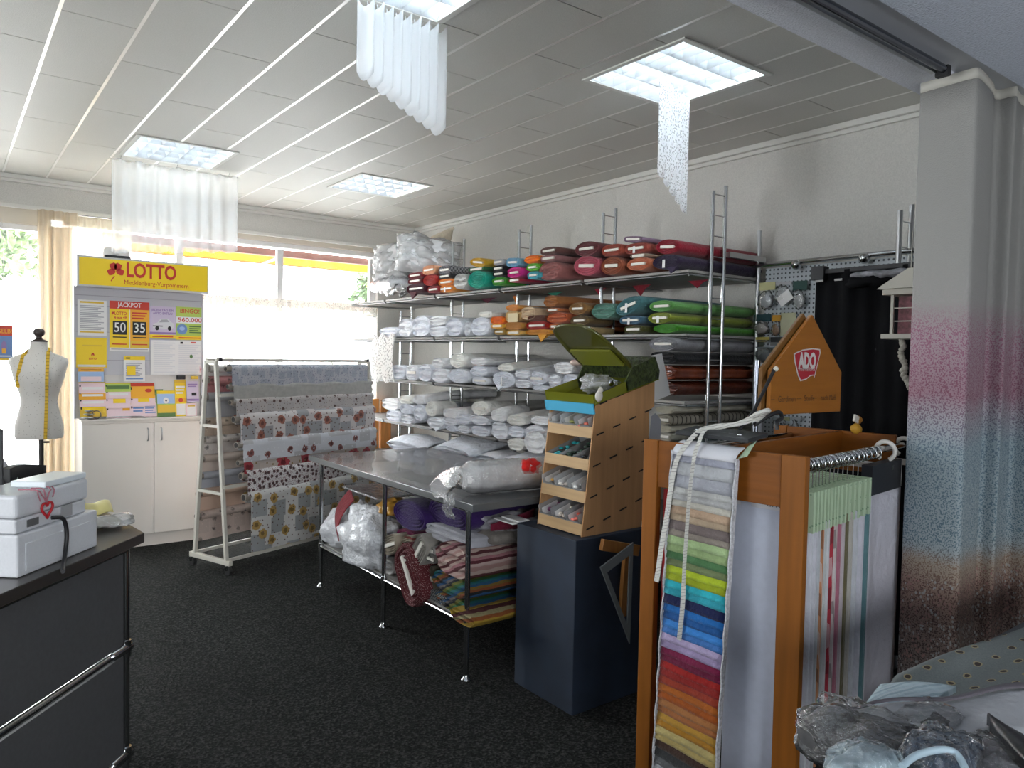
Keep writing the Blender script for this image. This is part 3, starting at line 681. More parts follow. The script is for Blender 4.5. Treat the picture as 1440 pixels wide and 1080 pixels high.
MB().lathe([(.05, 1.628), (.052, 1.634), (.03, 1.642), (.018, 1.65), (.016, 1.66), (.03, 1.672), (.035, 1.688), (.03, 1.704), (.012, 1.714)], (bx, by, 0), 20).build('neck_cap', mat('form_cap', (.06, .045, .04), .35), m_)
MB().tube([(bx+.01, by, 1.012), (bx+.01, by, .12)], .014, 12).tube([(bx+.01, by, .985), (bx+.055, by-.01, .985)], .006, 8).build('pole', mat('form_pole', (.05, .045, .042), .4, .5), m_)
tb = MB()
for k in range(3):
    a = 2*PI*k/3+.3; tb.tube([(bx+.01, by, .25), (bx+.01+.15*math.cos(a), by+.15*math.sin(a), .06), (bx+.01+.24*math.cos(a), by+.24*math.sin(a), .012)], .011, 8)
tb.build('tripod', mat('form_pole', (.05, .045, .042), .4, .5), m_)
def ribbon(pts, w, th=.0015, nrm=(0, -1, 0), side=None):
    """tape through points; w across, th thick"""
    mb = MB(); pts = [V(p) for p in pts]; vs = []
    for i, p in enumerate(pts):
        t = (pts[min(i+1, len(pts)-1)]-pts[max(i-1, 0)]).normalized()
        nn = V(nrm[i]) if isinstance(nrm, list) else V(nrm); s = t.cross(nn).normalized(); nn = s.cross(t).normalized()
        vs += [p-s*w/2, p+s*w/2, p+s*w/2+nn*th, p-s*w/2+nn*th]
    fs = []
    for i in range(len(pts)-1):
        a, b = 4*i, 4*i+4
        for k in range(4): fs.append((a+k, a+(k+1) % 4, b+(k+1) % 4, b+k))
    L = 4*(len(pts)-1); fs += [(0, 3, 2, 1), (L, L+1, L+2, L+3)]
    mb.add(vs, fs, 0, False); return mb
def body_front(x, z, back=False):
    for (z0, a0, b0), (z1, a1, b1) in zip(zs, zs[1:]):
        if z0 <= z <= z1:
            f = (z-z0)/(z1-z0); rx, ry = a0+(a1-a0)*f, b0+(b1-b0)*f; break
    else: rx, ry = zs[-1][1:]
    q = max(0, 1-(x/rx)**2); y = ry*math.sqrt(q)
    if 1.33 < z < 1.46: y += .018*math.exp(-((abs(x)-.065)/.035)**2)*math.sin((z-1.33)/.13*PI)
    y = -(y+.006); c, s = math.cos(ang), math.sin(ang)
    return V((bx+x*c-y*s, by+x*s+y*c, z))
TAPEY = stripes('tape_yellow', [(.78, .5, .05), (.78, .5, .05), (.5, .3, .03), (.78, .5, .05)], (0, 0, 1), 45)
pth = [V((bx+.03, by+.055, 1.572)), V((bx+.045, by+.02, 1.592)), V((bx+.052, by-.02, 1.588))]+[body_front(.052-.016*k/14, 1.562-.042*k) for k in range(14)]
pth2 = [V((bx-.03, by+.05, 1.568)), V((bx-.06, by+.0, 1.572)), V((bx-.075, by-.045, 1.555))]+[body_front(-.082-.028*k/4, 1.54-.034*k) for k in range(5)]+[V((bx-.118, by-.055, 1.38-.02*k)) for k in range(3)]
solo(ribbon(pth, .019).add([], []), 'measuring_tape', TAPEY, 'yellow measuring tape hanging down the middle of the dress form', 'measuring tape')
solo(ribbon(pth2, .019), 'measuring_tape', TAPEY, 'short end of yellow measuring tape over the shoulder of the dress form', 'measuring tape')

# ================================================================== COUNTER
cdv = V((math.sin(math.radians(40.6)), math.cos(math.radians(40.6)), 0)); cn = V((-.105, .994, 0))   # along the front, and away from the aisle
P0 = V((.603, 3.079, 0))
ct = thing('counter', 'dark shop counter with chrome tube frame at the edge of the aisle', 'counter', tuple(P0))
DKT = mat('counter_top_dark', (.035, .03, .028), .3, coat=.2); DKP = mat('counter_panel_grey', (.075, .075, .078), .6, nz=(60, .08))
def cbox(mb, a0, a1, b0, b1, z0, z1, mi=0):
    c = P0+cdv*((a0+a1)/2)+cn*((b0+b1)/2)+V((0, 0, (z0+z1)/2))
    return mb.obox(c, cdv*(a1-a0)/2, cn*(b1-b0)/2, V((0, 0, (z1-z0)/2)), mi)
cbox(MB(), -2.6, 0, 0, .72, .862, .90).build('counter_top', DKT, ct, bev=.003)
for z0, z1 in ((.50, .845), (.09, .455)): cbox(MB(), -2.55, -.115, .045, .06, z0, z1).build('front_panel', DKP, ct)
for z0, z1 in ((.50, .845), (.09, .455)): cbox(MB(), -.10, -.085, .075, .62, z0, z1).build('side_panel', DKP, ct)
for a in (-.095, -1.1, -2.2):
    for b in (.055, .64): p = P0+cdv*a+cn*b; MB().tube([(p.x, p.y, 0), (p.x, p.y, .862)], .0135, 14).build('post', CHROME, ct)
for z in (.477, .07, .85):
    for b in (.055, .64): p = P0+cdv*-2.55+cn*b; q = P0+cdv*-.095+cn*b; MB().tube([(p.x, p.y, z), (q.x, q.y, z)], .0135, 14).build('rail', CHROME, ct)
    p = P0+cdv*-.095+cn*.055; q = P0+cdv*-.095+cn*.64; MB().tube([(p.x, p.y, z), (q.x, q.y, z)], .0135, 14).build('rail', CHROME, ct)
for z in (.477, .07):
    j = MB(); p = P0+cdv*-.095+cn*.055
    j.tube([p+V((0, 0, z-.03)), p+V((0, 0, z+.03))], .02, 14); a, b = p-cdv*.10+V((0, 0, z)), p+cdv*.022+V((0, 0, z)); j.tube([a, b], .02, 14)
    j.tube([p-cdv*.08-cn*.012+V((0, 0, z)), p-cdv*.08-cn*.03+V((0, 0, z))], .007, 8); j.build('clamp', CHROME, ct)
# machine on the counter: two white blocks, a raised lid, cable, red heart on a ribbon
A = at(25, 814, z=.90); B = at(137, 768, z=.90)
md = (B-A); md.z = 0; ml = md.length; md.normalize(); mn = V((-md.y, md.x, 0))
MW = mat('machine_white', (.62, .63, .66), .45, nz=(150, .03)); ML = mat('machine_lid', (.70, .75, .78), .3)
def mbox(mb, a0, a1, b0, b1, z0, z1, mi=0):
    c = A+md*((a0+a1)/2)+mn*((b0+b1)/2); c.z = (z0+z1)/2
    return mb.obox(c, md*(a1-a0)/2, mn*(b1-b0)/2, V((0, 0, (z1-z0)/2)), mi)
cd = thing('cash_drawer', 'white cash drawer box standing on the dark counter', 'cash drawer', tuple(A))
mbox(MB(), 0, ml, 0, .42, .901, 1.03).build('body', MW, cd, bev=.006)
mbox(MB(), .03, ml-.03, -.004, 0, .915, 1.0).build('drawer_front', MW, cd, bev=.003)
pr = thing('till_machine', 'white till machine with a raised lid on top of the cash drawer', 'till', tuple(A+V((0, 0, .13))))
z0 = 1.031
mbox(MB(), .008, ml-.045, .012, .21, z0, z0+.045).build('base', MW, pr, bev=.006)
mbox(MB(), .004, ml-.04, .006, .20, z0+.046, z0+.118).build('housing', MW, pr, bev=.012, seg=3)
mbox(MB(), .14, ml-.042, .012, .13, z0+.118, z0+.138).build('lid', ML, pr, bev=.004)
mbox(MB(), .055, .105, .009, .0125, z0+.012, z0+.034).build('socket', mat('socket_grey', (.12, .12, .12), .5), pr)
mbox(MB(), .21, .265, .0085, .0125, z0+.006, z0+.046).build('rating_label', mat('label_grey', (.35, .35, .36), .6), pr)
def mp(a, b, z): p = A+md*a+mn*b; return V((p.x, p.y, z))
def along(u, b):
    p = at(u, 700, y=1.0); k = p.x/p.y; q = A+mn*b                    # where the sight line meets the line at depth b behind the machine front
    return (k*q.y-q.x)/(md.x-k*md.y)
solo(MB().tube(smooth_path([mp(.15, .0, z0+.022), mp(.175, -.018, z0+.016), mp(.19, -.02, z0-.01), mp(.192, -.022, z0-.05), mp(.172, -.03, z0-.10), mp(.12, -.06, .9085), mp(.06, -.10, .9085)], 40), .0065, 10), 'power_cable', BLACK, 'black cable hanging from the white till machine', 'cable')
hp = []
for k in range(25):
    t = 2*PI*k/24; hx = 16*math.sin(t)**3; hz = 13*math.cos(t)-5*math.cos(2*t)-2*math.cos(3*t)-math.cos(4*t)
    hp.append(mp(.125+hx*.0016, -.004, z0+.055+hz*.0017))
hh = thing('heart_ornament', 'red beaded heart hanging on a pink ribbon from the till machine', 'ornament', tuple(mp(.125, -.004, z0+.03)))
MB().tube(hp, .0042, 8).build('heart', mat('bead_red', (.5, .02, .03), .35), hh)
rb = MB()
for k, (da, top) in enumerate(((-.035, .06), (.02, .10), (-.01, .04))):
    rb.tube(smooth_path([mp(.125, -.002, z0+.075), mp(.125+da*.5, -.001, z0+.10), mp(.125+da, .004, z0+.1205), mp(.125+da*1.2, top, z0+.122)], 14), .0022, 6)
rb.tube(smooth_path([mp(.09, 0.002, z0+.1215), mp(.085, -.003, z0+.11), mp(.095, -.003, z0+.085)], 8), .002, 6); rb.tube(smooth_path([mp(.155, .002, z0+.121), mp(.16, -.003, z0+.11), mp(.152, -.003, z0+.088)], 8), .002, 6)
rb.build('ribbon', mat('ribbon_pink', (.42, .16, .2), .6), hh)
pk = thing('pouch', 'black pouch standing behind the till machine', 'pouch', tuple(mp(.3, .36, .9)))
PA, PB = along(14, .28), along(66, .28)
PZ = at(40, 657, y=mp((PA+PB)/2, .28, 1).y).z
MB().grid(lambda u, v: mp(PA+(PB-PA)*u, .28+.012*math.sin(u*3), .902+(PZ-.902+.012*math.sin(u*PI+.6))*v), 12, 6, thick=tuple(mn*.03)).build('body', mat('pouch_black', (.012, .012, .013), .6), pk)
pt_ = MB()
pt_.obox(mp((PA+PB)/2+.02, .276, PZ-.045), md*.025, mn*.002, V((0, 0, .006))); pt_.build('printed_line', mat('pouch_print', (.2, .2, .2), .5), pk)
MB().ball(mp(PA+.03, .276, PZ-.03), .004, .004, .004, 10, 6).build('stud', CHROME, pk)
dv = thing('card_terminal', 'light grey card terminal behind the till at the edge of the view', 'card terminal', tuple(mp(-.05, .40, .9)))
TA = along(4, .34)
mbox(MB(), TA-.08, TA+.0, .36, .42, .901, PZ-.08, 0).build('stand', BLACK, dv, bev=.005)
TA = along(4, .34)
c_ = mp(TA-.02, .34, PZ-.03); MB().obox(c_, md*.06, (mn*.6+V((0, 0, .8)))*.07, (V((0, 0, .6))-mn*.8)*.016).build('body', mat('terminal_grey', (.5, .5, .52), .45), dv, bev=.005)
q = at(158, 735, z=.92)
pkx = thing('wrapped_packet', 'crumpled clear packet lying on the end of the counter', 'packet', (q.x, q.y, .9))
MB().ball((q.x-.01, q.y, .925), .085, .06, .024, 26, 14, amp=.5, fr=22, seed=3, flat=.023).build('wrapper', WRAP, pkx)
MB().ball((q.x-.02, q.y+.01, .925), .06, .04, .018, 16, 8, amp=.3, fr=18, seed=5, flat=.017).build('contents', mat('packet_inside', (.55, .53, .45), .6), pkx)
q2 = at(142, 722, z=.91)
solo(MB().grid(lambda u, v: (q2.x-.09+.14*u, q2.y+.02+.12*v, .904+.03*math.sin(v*PI*.6)+.006*math.sin(u*9)), 10, 8, thick=(0, 0, .003)), 'yellow_sheet', mat('sheet_yellow', (.62, .55, .22), .5), 'curled pale yellow sheet behind the clear packet on the counter', 'sheet')
q3 = at(2, 560, z=1.3)
sc_ = thing('screen', 'dark screen edge standing on the counter at the border of the view', 'screen', tuple(mp(-.16, .50, .9)))
e0 = at(4, 600, y=mp(-.1, .52, 1).y)
MB().box(e0.x-.34, e0.x, e0.y-.02, e0.y+.02, 1.12, 1.33).build('display', BLACK, sc_, bev=.004)
MB().box(e0.x-.22, e0.x-.14, e0.y-.03, e0.y+.03, .901, 1.12).build('stand', BLACK, sc_, bev=.004)

# ================================================================== OILCLOTH ROLL RACK
RO = V((1.475, 5.565, 0)); ra = math.radians(19.6); rd = V((math.cos(ra), math.sin(ra), 0)); rn_ = V((-rd.y, rd.x, 0)); RL = 1.60
def rp(s, p, z): q = RO+rd*s+rn_*p; return V((q.x, q.y, z))
rk = thing('roll_rack', 'cream metal A-frame rack on castors holding oilcloth rolls', 'rack', tuple(RO))
RKM = mat('rack_cream', (.60, .57, .50), .45)
def leg_p(z): return .185-(.185-.055)*(z-.10)/1.40
for s in (.06, RL):
    MB().bar(rp(s, -.235, .085), rp(s, .235, .085), .03, .035).build('foot', RKM, rk, bev=.003)
    for sg_ in (-1, 1):
        MB().bar(rp(s, sg_*.185, .10), rp(s, sg_*.055, 1.52), .025, .025, up=tuple(rn_)).build('upright', RKM, rk, bev=.002)
        w = MB().tube([rp(s-.012, sg_*.21, .03), rp(s+.012, sg_*.21, .03)], .03, 18).build('castor', mat('castor_black', (.035, .035, .035), .35), rk)
        MB().bar(rp(s, sg_*.21, .035), rp(s, sg_*.21, .068), .05, .02).build('fork', CHROME, w)
    MB().bar(rp(s, -.055, 1.51), rp(s, .055, 1.51), .022, .022).bar(rp(s, -.14, .57), rp(s, .14, .57), .02, .02).bar(rp(s, -.10, 1.05), rp(s, .10, 1.05), .02, .02).build('cross_bar', RKM, rk)
for p, z in ((-.055, 1.525), (.055, 1.525), (-.19, .10), (.19, .10), (-.160, .62), (-.102, 1.275)):
    MB().bar(rp(.06, p, z), rp(RL, p, z), .018, .022).build('long_bar', RKM, rk)
for s in (.09, RL-.02):
    c = rp(s, -.055, 1.53); MB().obox(c, rd*.012, rn_*.016, V((0, 0, .012))).build('end_cap', BLACK, rk)
for s in (.5, 1.15): MB().bar(rp(s, -.055, 1.525), rp(s+.03, -.075, 1.47), .008, .008).build('hook', RKM, rk)
OIL = [
 ('grey-blue plaid oilcloth roll at the top of the rack', 1.462, .036, .10, floral('oil_plaid', (.5, .5, .53), (.38, .4, .46), (.42, .43, .5), (.3, .32, .38), 16, .2, .2)),
 ('plain grey-beige oilcloth roll below the plaid roll', 1.335, .032, .07, mat('oil_plain', (.42, .41, .38), .4, nz=(30, .1))),
 ('grey oilcloth roll with dark sprigs, third from the top of the rack', 1.222, .034, .10, floral('oil_sprig', (.50, .46, .44), (.46, .43, .42), (.13, .07, .06), (.16, .1, .09), 11, .13, .12)),
 ('grey oilcloth roll with brown roses and grey squares', 1.10, .045, .19, floral('oil_rose', (.62, .58, .56), (.34, .34, .35), (.36, .14, .1), (.12, .07, .06), 7.5, .26, .13)),
 ('white oilcloth roll with red hearts', .915, .045, .15, floral('oil_heart', (.62, .63, .66), (.5, .5, .51), (.26, .1, .09), (.68, .69, .72), 6.5, .17, .12)),
 ('beige oilcloth roll with a few large red roses', .785, .036, .08, floral('oil_bigrose', (.50, .43, .38), (.44, .38, .34), (.35, .05, .06), (.25, .18, .08), 4.2, .22, .1)),
 ('white oilcloth roll with dense dark red dots', .69, .045, .06, floral('oil_dots', (.66, .64, .63), (.6, .57, .56), (.1, .06, .06), (.2, .05, .06), 24, .3, .2)),
 ('wide grey oilcloth roll with golden flowers hanging almost to the castors', .535, .05, .40, floral('oil_gold', (.58, .57, .55), (.32, .33, .33), (.42, .27, .09), (.14, .09, .08), 7, .25, .12))]
def oil_roll(lab, z, r, drop, m, side, s0, s1, grp):
    p = side*(leg_p(z)+.016+r*.35); c0 = p
    if side < 0: c0 -= r*.6
    else: c0 += r*.6
    t = thing('oilcloth_roll', lab, 'oilcloth roll', tuple(rp(s0, c0, z)), grp)
    arc = 2*PI*r; tot = arc+drop
    def prof(v):
        q = v*tot
        if q < arc:
            a = q/r; rr = r*(1-.10*(1-q/arc))
            return c0+side*rr*math.cos(2*PI-a), z+rr*math.sin(2*PI-a)
        return c0+side*r*1.0, z-(q-arc)
    def fn(u, v):
        pp, zz = prof(v); return rp(s0+(s1-s0)*u, pp+(.004*math.sin(u*25+v*3) if v > arc/tot else 0), zz)
    nv = 30+int(drop*40)
    MB().grid(fn, 24, nv, thick=None, uvf=lambda u, v: ((s1-s0)*u, v*tot)).build('oilcloth', m, t)
    MB().tube([rp(s0-.03, c0, z), rp(s1+.03, c0, z)], r*.55, 14).build('core_tube', mat('core_grey', (.30, .26, .22), .7), t)
    MB().tube([rp(s0-.032, c0, z), rp(s0-.028, c0, z)], r*.42, 14).build('core_hole', mat('core_dark', (.03, .026, .024), .8), t)
for k, (lab, z, r, dr, m) in enumerate(OIL):
    s1 = RL-.05 if k else RL-.10
    if k+1 < len(OIL): dr = min(dr+.09, z-OIL[k+1][1]-OIL[k+1][2]*.2)
    oil_roll(lab, z, r, dr, m, -1, .13+.012*k, s1, 'oilcloth rolls on the rack')
BK = [('pale oilcloth roll at the top of the far side of the rack', 1.46, .03, .10, (.62, .6, .57)), ('pink oilcloth roll, second down on the far side of the rack', 1.37, .036, .10, (.55, .24, .24)), ('grey oilcloth roll, third down on the far side of the rack', 1.25, .036, .12, (.4, .4, .41)),
      ('beige oilcloth roll with a patterned end, fourth down on the far side', 1.06, .035, .12, (.6, .47, .36)), ('white lace-patterned oilcloth roll, fifth down on the far side', .93, .03, .10, (.66, .6, .55)), ('light oilcloth roll with a brown core, sixth down on the far side', .79, .03, .13, (.6, .5, .43)),
      ('grey-blue oilcloth roll, seventh down on the far side', .66, .03, .10, (.45, .46, .5)), ('peach oilcloth roll, eighth down on the far side', .53, .034, .14, (.66, .47, .36)), ('lowest oilcloth roll on the far side, pale pink with a red end', .36, .034, .16, (.62, .5, .44))]
for k, (lab, z, r, dr, c) in enumerate(BK):
    m = floral('oil_far_%d' % k, c, [x*.9 for x in c], [x*.55 for x in c], [x*1.1 for x in c], 9, .15, .1) if k in (1, 3, 4, 8) else mat('oil_back_%d' % k, c, .45)
    dr = z-BK[k+1][1]+BK[k+1][2]*.3 if k+1 < len(BK) else .20
    oil_roll(lab, z, r, max(.02, dr), m, 1, .11, RL-.05, 'oilcloth rolls on the far side of the rack')

# ================================================================== BOLTS OF CLOTH (common builder)
LAD_Y = [2.727, 3.615, 4.523, 5.45, 6.35]
LADX = (3.485, 3.60)
def bolt_parts(t, y0, y1, z0, z1, xf, xb, m, kind, rs, crumple=0, board=None, tilt=0, tag=False, droop=0, dz=0):
    """cloth wound on a board: rounded section, wound edge at the front face, card board showing in it"""
    cy, cz = (y0+y1)/2, (z0+z1)/2; hw, hh = (y1-y0)/2, (z1-z0)/2
    e = {'f': 3.2, 'r': 2.0, 'p': 2.5}[kind]; n = 32; L = xb-xf; sd = rs.random()*50
    jf = rs.random()
    ct_, st_ = math.cos(tilt), math.sin(tilt)
    def sec(k, a, b, x, amp):
        th = 2*PI*k/n; c, s = math.cos(th), math.sin(th)
        yy = math.copysign(abs(c)**(2/e), c)*a; zz = math.copysign(abs(s)**(2/e), s)*b
        q = V((x*3.5, yy*9+sd, zz*9)); w = 1+amp*noise.noise(q)+amp*.6*noise.noise(q*2.7)
        w *= 1+.05*((k/n+jf) % 1.0)-.025
        if kind == 'p': yy *= 1+.07*math.sin(zz/max(b, .004)*5.5+jf*9+.8*noise.noise(V((x*2, sd, 1))))
        yy *= w; zz *= w
        return V((x, cy+yy*ct_-zz*st_, cz+yy*st_+zz*ct_))
    mb = MB(); amp = .035+crumple
    xs = [0, .008, .03, .08, .15, .23, .31, .40, .50, .6, .7, .8, .9, 1.0]
    rings = []
    for t_ in xs:
        k_ = .955 if t_ == 0 else (.985 if t_ == .008 else (1.0 if t_ < .9 else 1-.25*(t_-.9)))
        rings.append([sec(k, hw*k_, hh*k_, xf+L*t_, amp*(.6+.4*min(1, t_*5))) for k in range(n)])
    for i, t_ in enumerate(xs):
        if dz: rings[i] = [p+V((0, 0, dz*math.sin(min(1, t_*1.3)*PI*.5))) for p in rings[i]]
    mb.add([p for r in rings for p in r], [(i*n+k, i*n+(k+1) % n, (i+1)*n+(k+1) % n, (i+1)*n+k) for i in range(len(xs)-1) for k in range(n)], 0, True)
    mb.add(rings[-1], [tuple(range(n))], 0)
    nr = 22; turns = 4; vs = []; m_in = min(hw, hh)*(.93 if kind != 'p' else .9)
    jit = rs.random()*6
    for j in range(nr+1):
        f = j/nr; a, b = max(hw*.955-m_in*f, .001), max(hh*.955-m_in*f, .001)
        for k in range(n):
            p = sec(k, a, b, xf, amp*.6)
            g = .5+.5*math.sin(2*PI*(f*turns+k/n)+jit+(1.6*noise.noise(V((k*.4, f*3, sd))) if kind == 'p' else 0))
            if kind == 'p': g = .5+.5*math.sin((p.z-cz)/max(hh, .01)*8.5+jf*9+1.8*noise.noise(V((p.y*14, p.z*9, sd)))+.5*math.sin(2*PI*(f*3+k/n)))
            dep = (.019 if kind != 'p' else .030)*g**1.6*min(1, j/1.5)*min(1.0, m_in/.03)
            vs.append(p+V((dep+.002*noise.noise(V((k*.7, f*9, sd))), 0, 0)))
    fs = [(j*n+k, (j+1)*n+k, (j+1)*n+(k+1) % n, j*n+(k+1) % n) for j in range(nr) for k in range(n)]
    mb.add(vs, fs, 0, True); mb.add(vs[-n:], [tuple(range(n))[::-1]], 0)
    if droop:
        yd = cy+hw*(rs.random()-.5); w_ = hw*.35
        mb.add([(xf+.002, yd-w_, cz-hh*.75), (xf+.002, yd+w_, cz-hh*.75), (xf-.004, yd+w_*.1, cz-hh-droop), (xf+.03, yd-w_, cz-hh*.9), (xf+.03, yd+w_, cz-hh*.9)], [(0, 2, 1), (3, 4, 2), (0, 3, 2), (1, 2, 4)])
    mb.build('cloth', m, t)
    for bz, bm in (board or []):
        bh = max(.007, min(.012, hh*.17)); bw = hw*(.66 if kind == 'f' else .56)
        c = V((xf+.003, cy-bz*hh*st_, cz+bz*hh*ct_))
        MB().obox(c, (.009, 0, 0), V((0, ct_, st_))*bw, V((0, -st_, ct_))*bh).build('board_end', bm, t)
    if tag:
        MB().obox((xf-.007, cy+hw*.1, cz-hh*.25), (.001, 0, 0), (0, .009, 0), (0, 0, max(.02, hh*.55))).build('price_tag', WHITEPAPER, t)
OCC = []
def bolt(box, m, label, kind='f', group=None, xf=3.255, xb=4.02, boards=1, tag=False, crumple=0, tilt=0, droop=0, zfloor=None, name='fabric_bolt', cat='fabric bolt', dz=0, bm=None, grow=0):
    rs = random.Random(label)
    u0, v0, u1, v1 = box; um, vm = (u0+u1)/2, (v0+v1)/2
    xf = xf+rs.uniform(-.012, .012)
    y1, y0 = at(u0, vm, x=xf).y, at(u1, vm, x=xf).y; z1, z0 = at(um, v0, x=xf).z, at(um, v1, x=xf).z
    s = .006-grow; y0 += s; y1 -= s; z0 += .001; z1 -= .001
    if xf > 3.1 and y0 < LAD_Y[0]+.032 < y1-.02: y0 = LAD_Y[0]+.032
    if zfloor is not None and z0 < zfloor+.002: z0 = zfloor+.002
    if y1 > YB-.03: y1 = YB-.03
    for ly in LAD_Y:
        if xf > 3.1 and y0-.026 < ly < y1+.026: xb = min(xb, LADX[0]-.02)
    t = thing(name, label, cat, (xf, (y0+y1)/2, z0), group)
    bs = [] if boards == 0 else ([(0, bm or CARD)] if boards == 1 else [(-.42, bm or CARD), (.42, bm or CARD)])
    bolt_parts(t, y0, y1, z0, z1, xf, xb, m, kind, rs, crumple, bs, tilt, tag, droop, dz)
    return t

# ================================================================== WALL SHELVING
for k, y in enumerate(LAD_Y):
    nm = ['first shelf ladder, standing free at the pegboard end of the shelving', 'second shelf ladder from the pegboard end', 'third shelf ladder from the pegboard end, behind the black and magenta bolts', 'fourth shelf ladder from the pegboard end, behind the grey checked bolt', 'shelf ladder closest to the window, below the bagged pillows'][k]
    t = thing('shelf_ladder', 'chrome tube '+nm, 'ladder', (LADX[0], y, 0), 'ladder uprights of the wall shelving')
    top = 2.6 if k < 4 else 2.05
    MB().tube([(LADX[0], y, 0), (LADX[0], y, top-.045)], .0125, 12).build('front_post', CHROME, t)
    MB().tube([(LADX[1], y, 0), (LADX[1], y, top)], .0125, 12).build('rear_post', CHROME, t)
    z = .18
    while z < top-.06:
        MB().tube([(LADX[0], y, z), (LADX[1], y, z)], .0035, 8).build('rung', CHROME, t); z += .118
SHZ = [2.10, 1.742, 1.36, .975, .60]
SHELFM = mat('shelf_board_grey', (.33, .32, .30), .6, nz=(20, .06))
bays = [(2.60, 2.71), (2.745, 3.598), (3.632, 4.506), (4.54, 5.433), (5.467, 6.333), (6.367, 7.09)]
lev = ['top', 'second', 'third', 'fourth', 'lowest']
bay_n = ['at the pegboard end', 'of the bay next to the pegboard', 'of the second bay from the pegboard', 'of the middle bay', 'of the second bay from the window', 'of the bay at the window']
for i, z in enumerate(SHZ):
    for j, (a, b) in enumerate(bays):
        if j == 0: continue
        t = thing('shelf_board', 'grey %s shelf board %s' % (lev[i], bay_n[j]), 'shelf', (3.7, (a+b)/2, z-.022), 'shelf boards of the wall shelving')
        MB().box(3.31, 4.05, a, b, z-.016, z).build('board', SHELFM, t, bev=.002)
        MB().tube([(3.325, a, z-.024), (3.325, b, z-.024)], .0065, 10).build('front_tube', mat('tube_dull', (.2, .2, .2), .4, .8), t)
        for yy in (a+.01, b-.01): MB().tube([(3.33, yy, z-.026), (4.05, yy, z-.026)], .008, 8).build('bracket', STEEL, t)
# end post, hanging tube along the wall and the farther ladder by the printed curtain
wp = thing('wall_post', 'single chrome post at the wall where shelving and pegboard meet', 'post', (3.95, 2.735, 0))
MB().tube([(3.95, 2.735, 0), (3.95, 2.735, 2.385)], .014, 12).build('post', STEEL, wp)
MB().bar((3.60, 2.70, 2.205), (3.95, 2.70, 2.205), .03, .03).build('side_rail', STEEL, wp)
MB().tube([(3.95, 2.735, 2.17), (3.95, 2.735, 2.20)], .022, 12).build('clamp', CHROME, wp)
hb = thing('hanging_tube', 'long chrome tube with ball ends along the wall above the pegboard', 'rail', (3.93, 2.2, 2.16))
MB().tube([(3.925, 2.735, 2.172), (3.925, 1.60, 2.172)], .014, 12).build('tube', CHROME, hb)
for y in (2.46, 2.06): MB().ball((3.915, y, 2.155), .03, .03, .03, 16, 10).build('ball_clamp', CHROME, hb)
MB().tube([(3.925, 1.80, 2.172), (3.925, 1.76, 2.172)], .024, 12).build('joint', CHROME, hb)
l6 = thing('shelf_ladder', 'chrome ladder upright beside the printed curtain above the black drape', 'ladder', (3.85, 1.77, 0), 'ladder uprights of the wall shelving')
a6, b6 = at(1266, 296, x=3.83), at(1281, 287, x=3.95)
MB().tube([(3.83, a6.y, 0), (3.83, a6.y, a6.z)], .0135, 12).build('front_post', STEEL, l6)
MB().tube([(3.95, a6.y, 0), (3.95, a6.y, a6.z+.045)], .0135, 12).build('rear_post', STEEL, l6)
for k in range(16): MB().tube([(3.83, a6.y, a6.z-.05-k*.13), (3.95, a6.y, a6.z-.05-k*.13)], .0035, 8).build('rung', STEEL, l6)

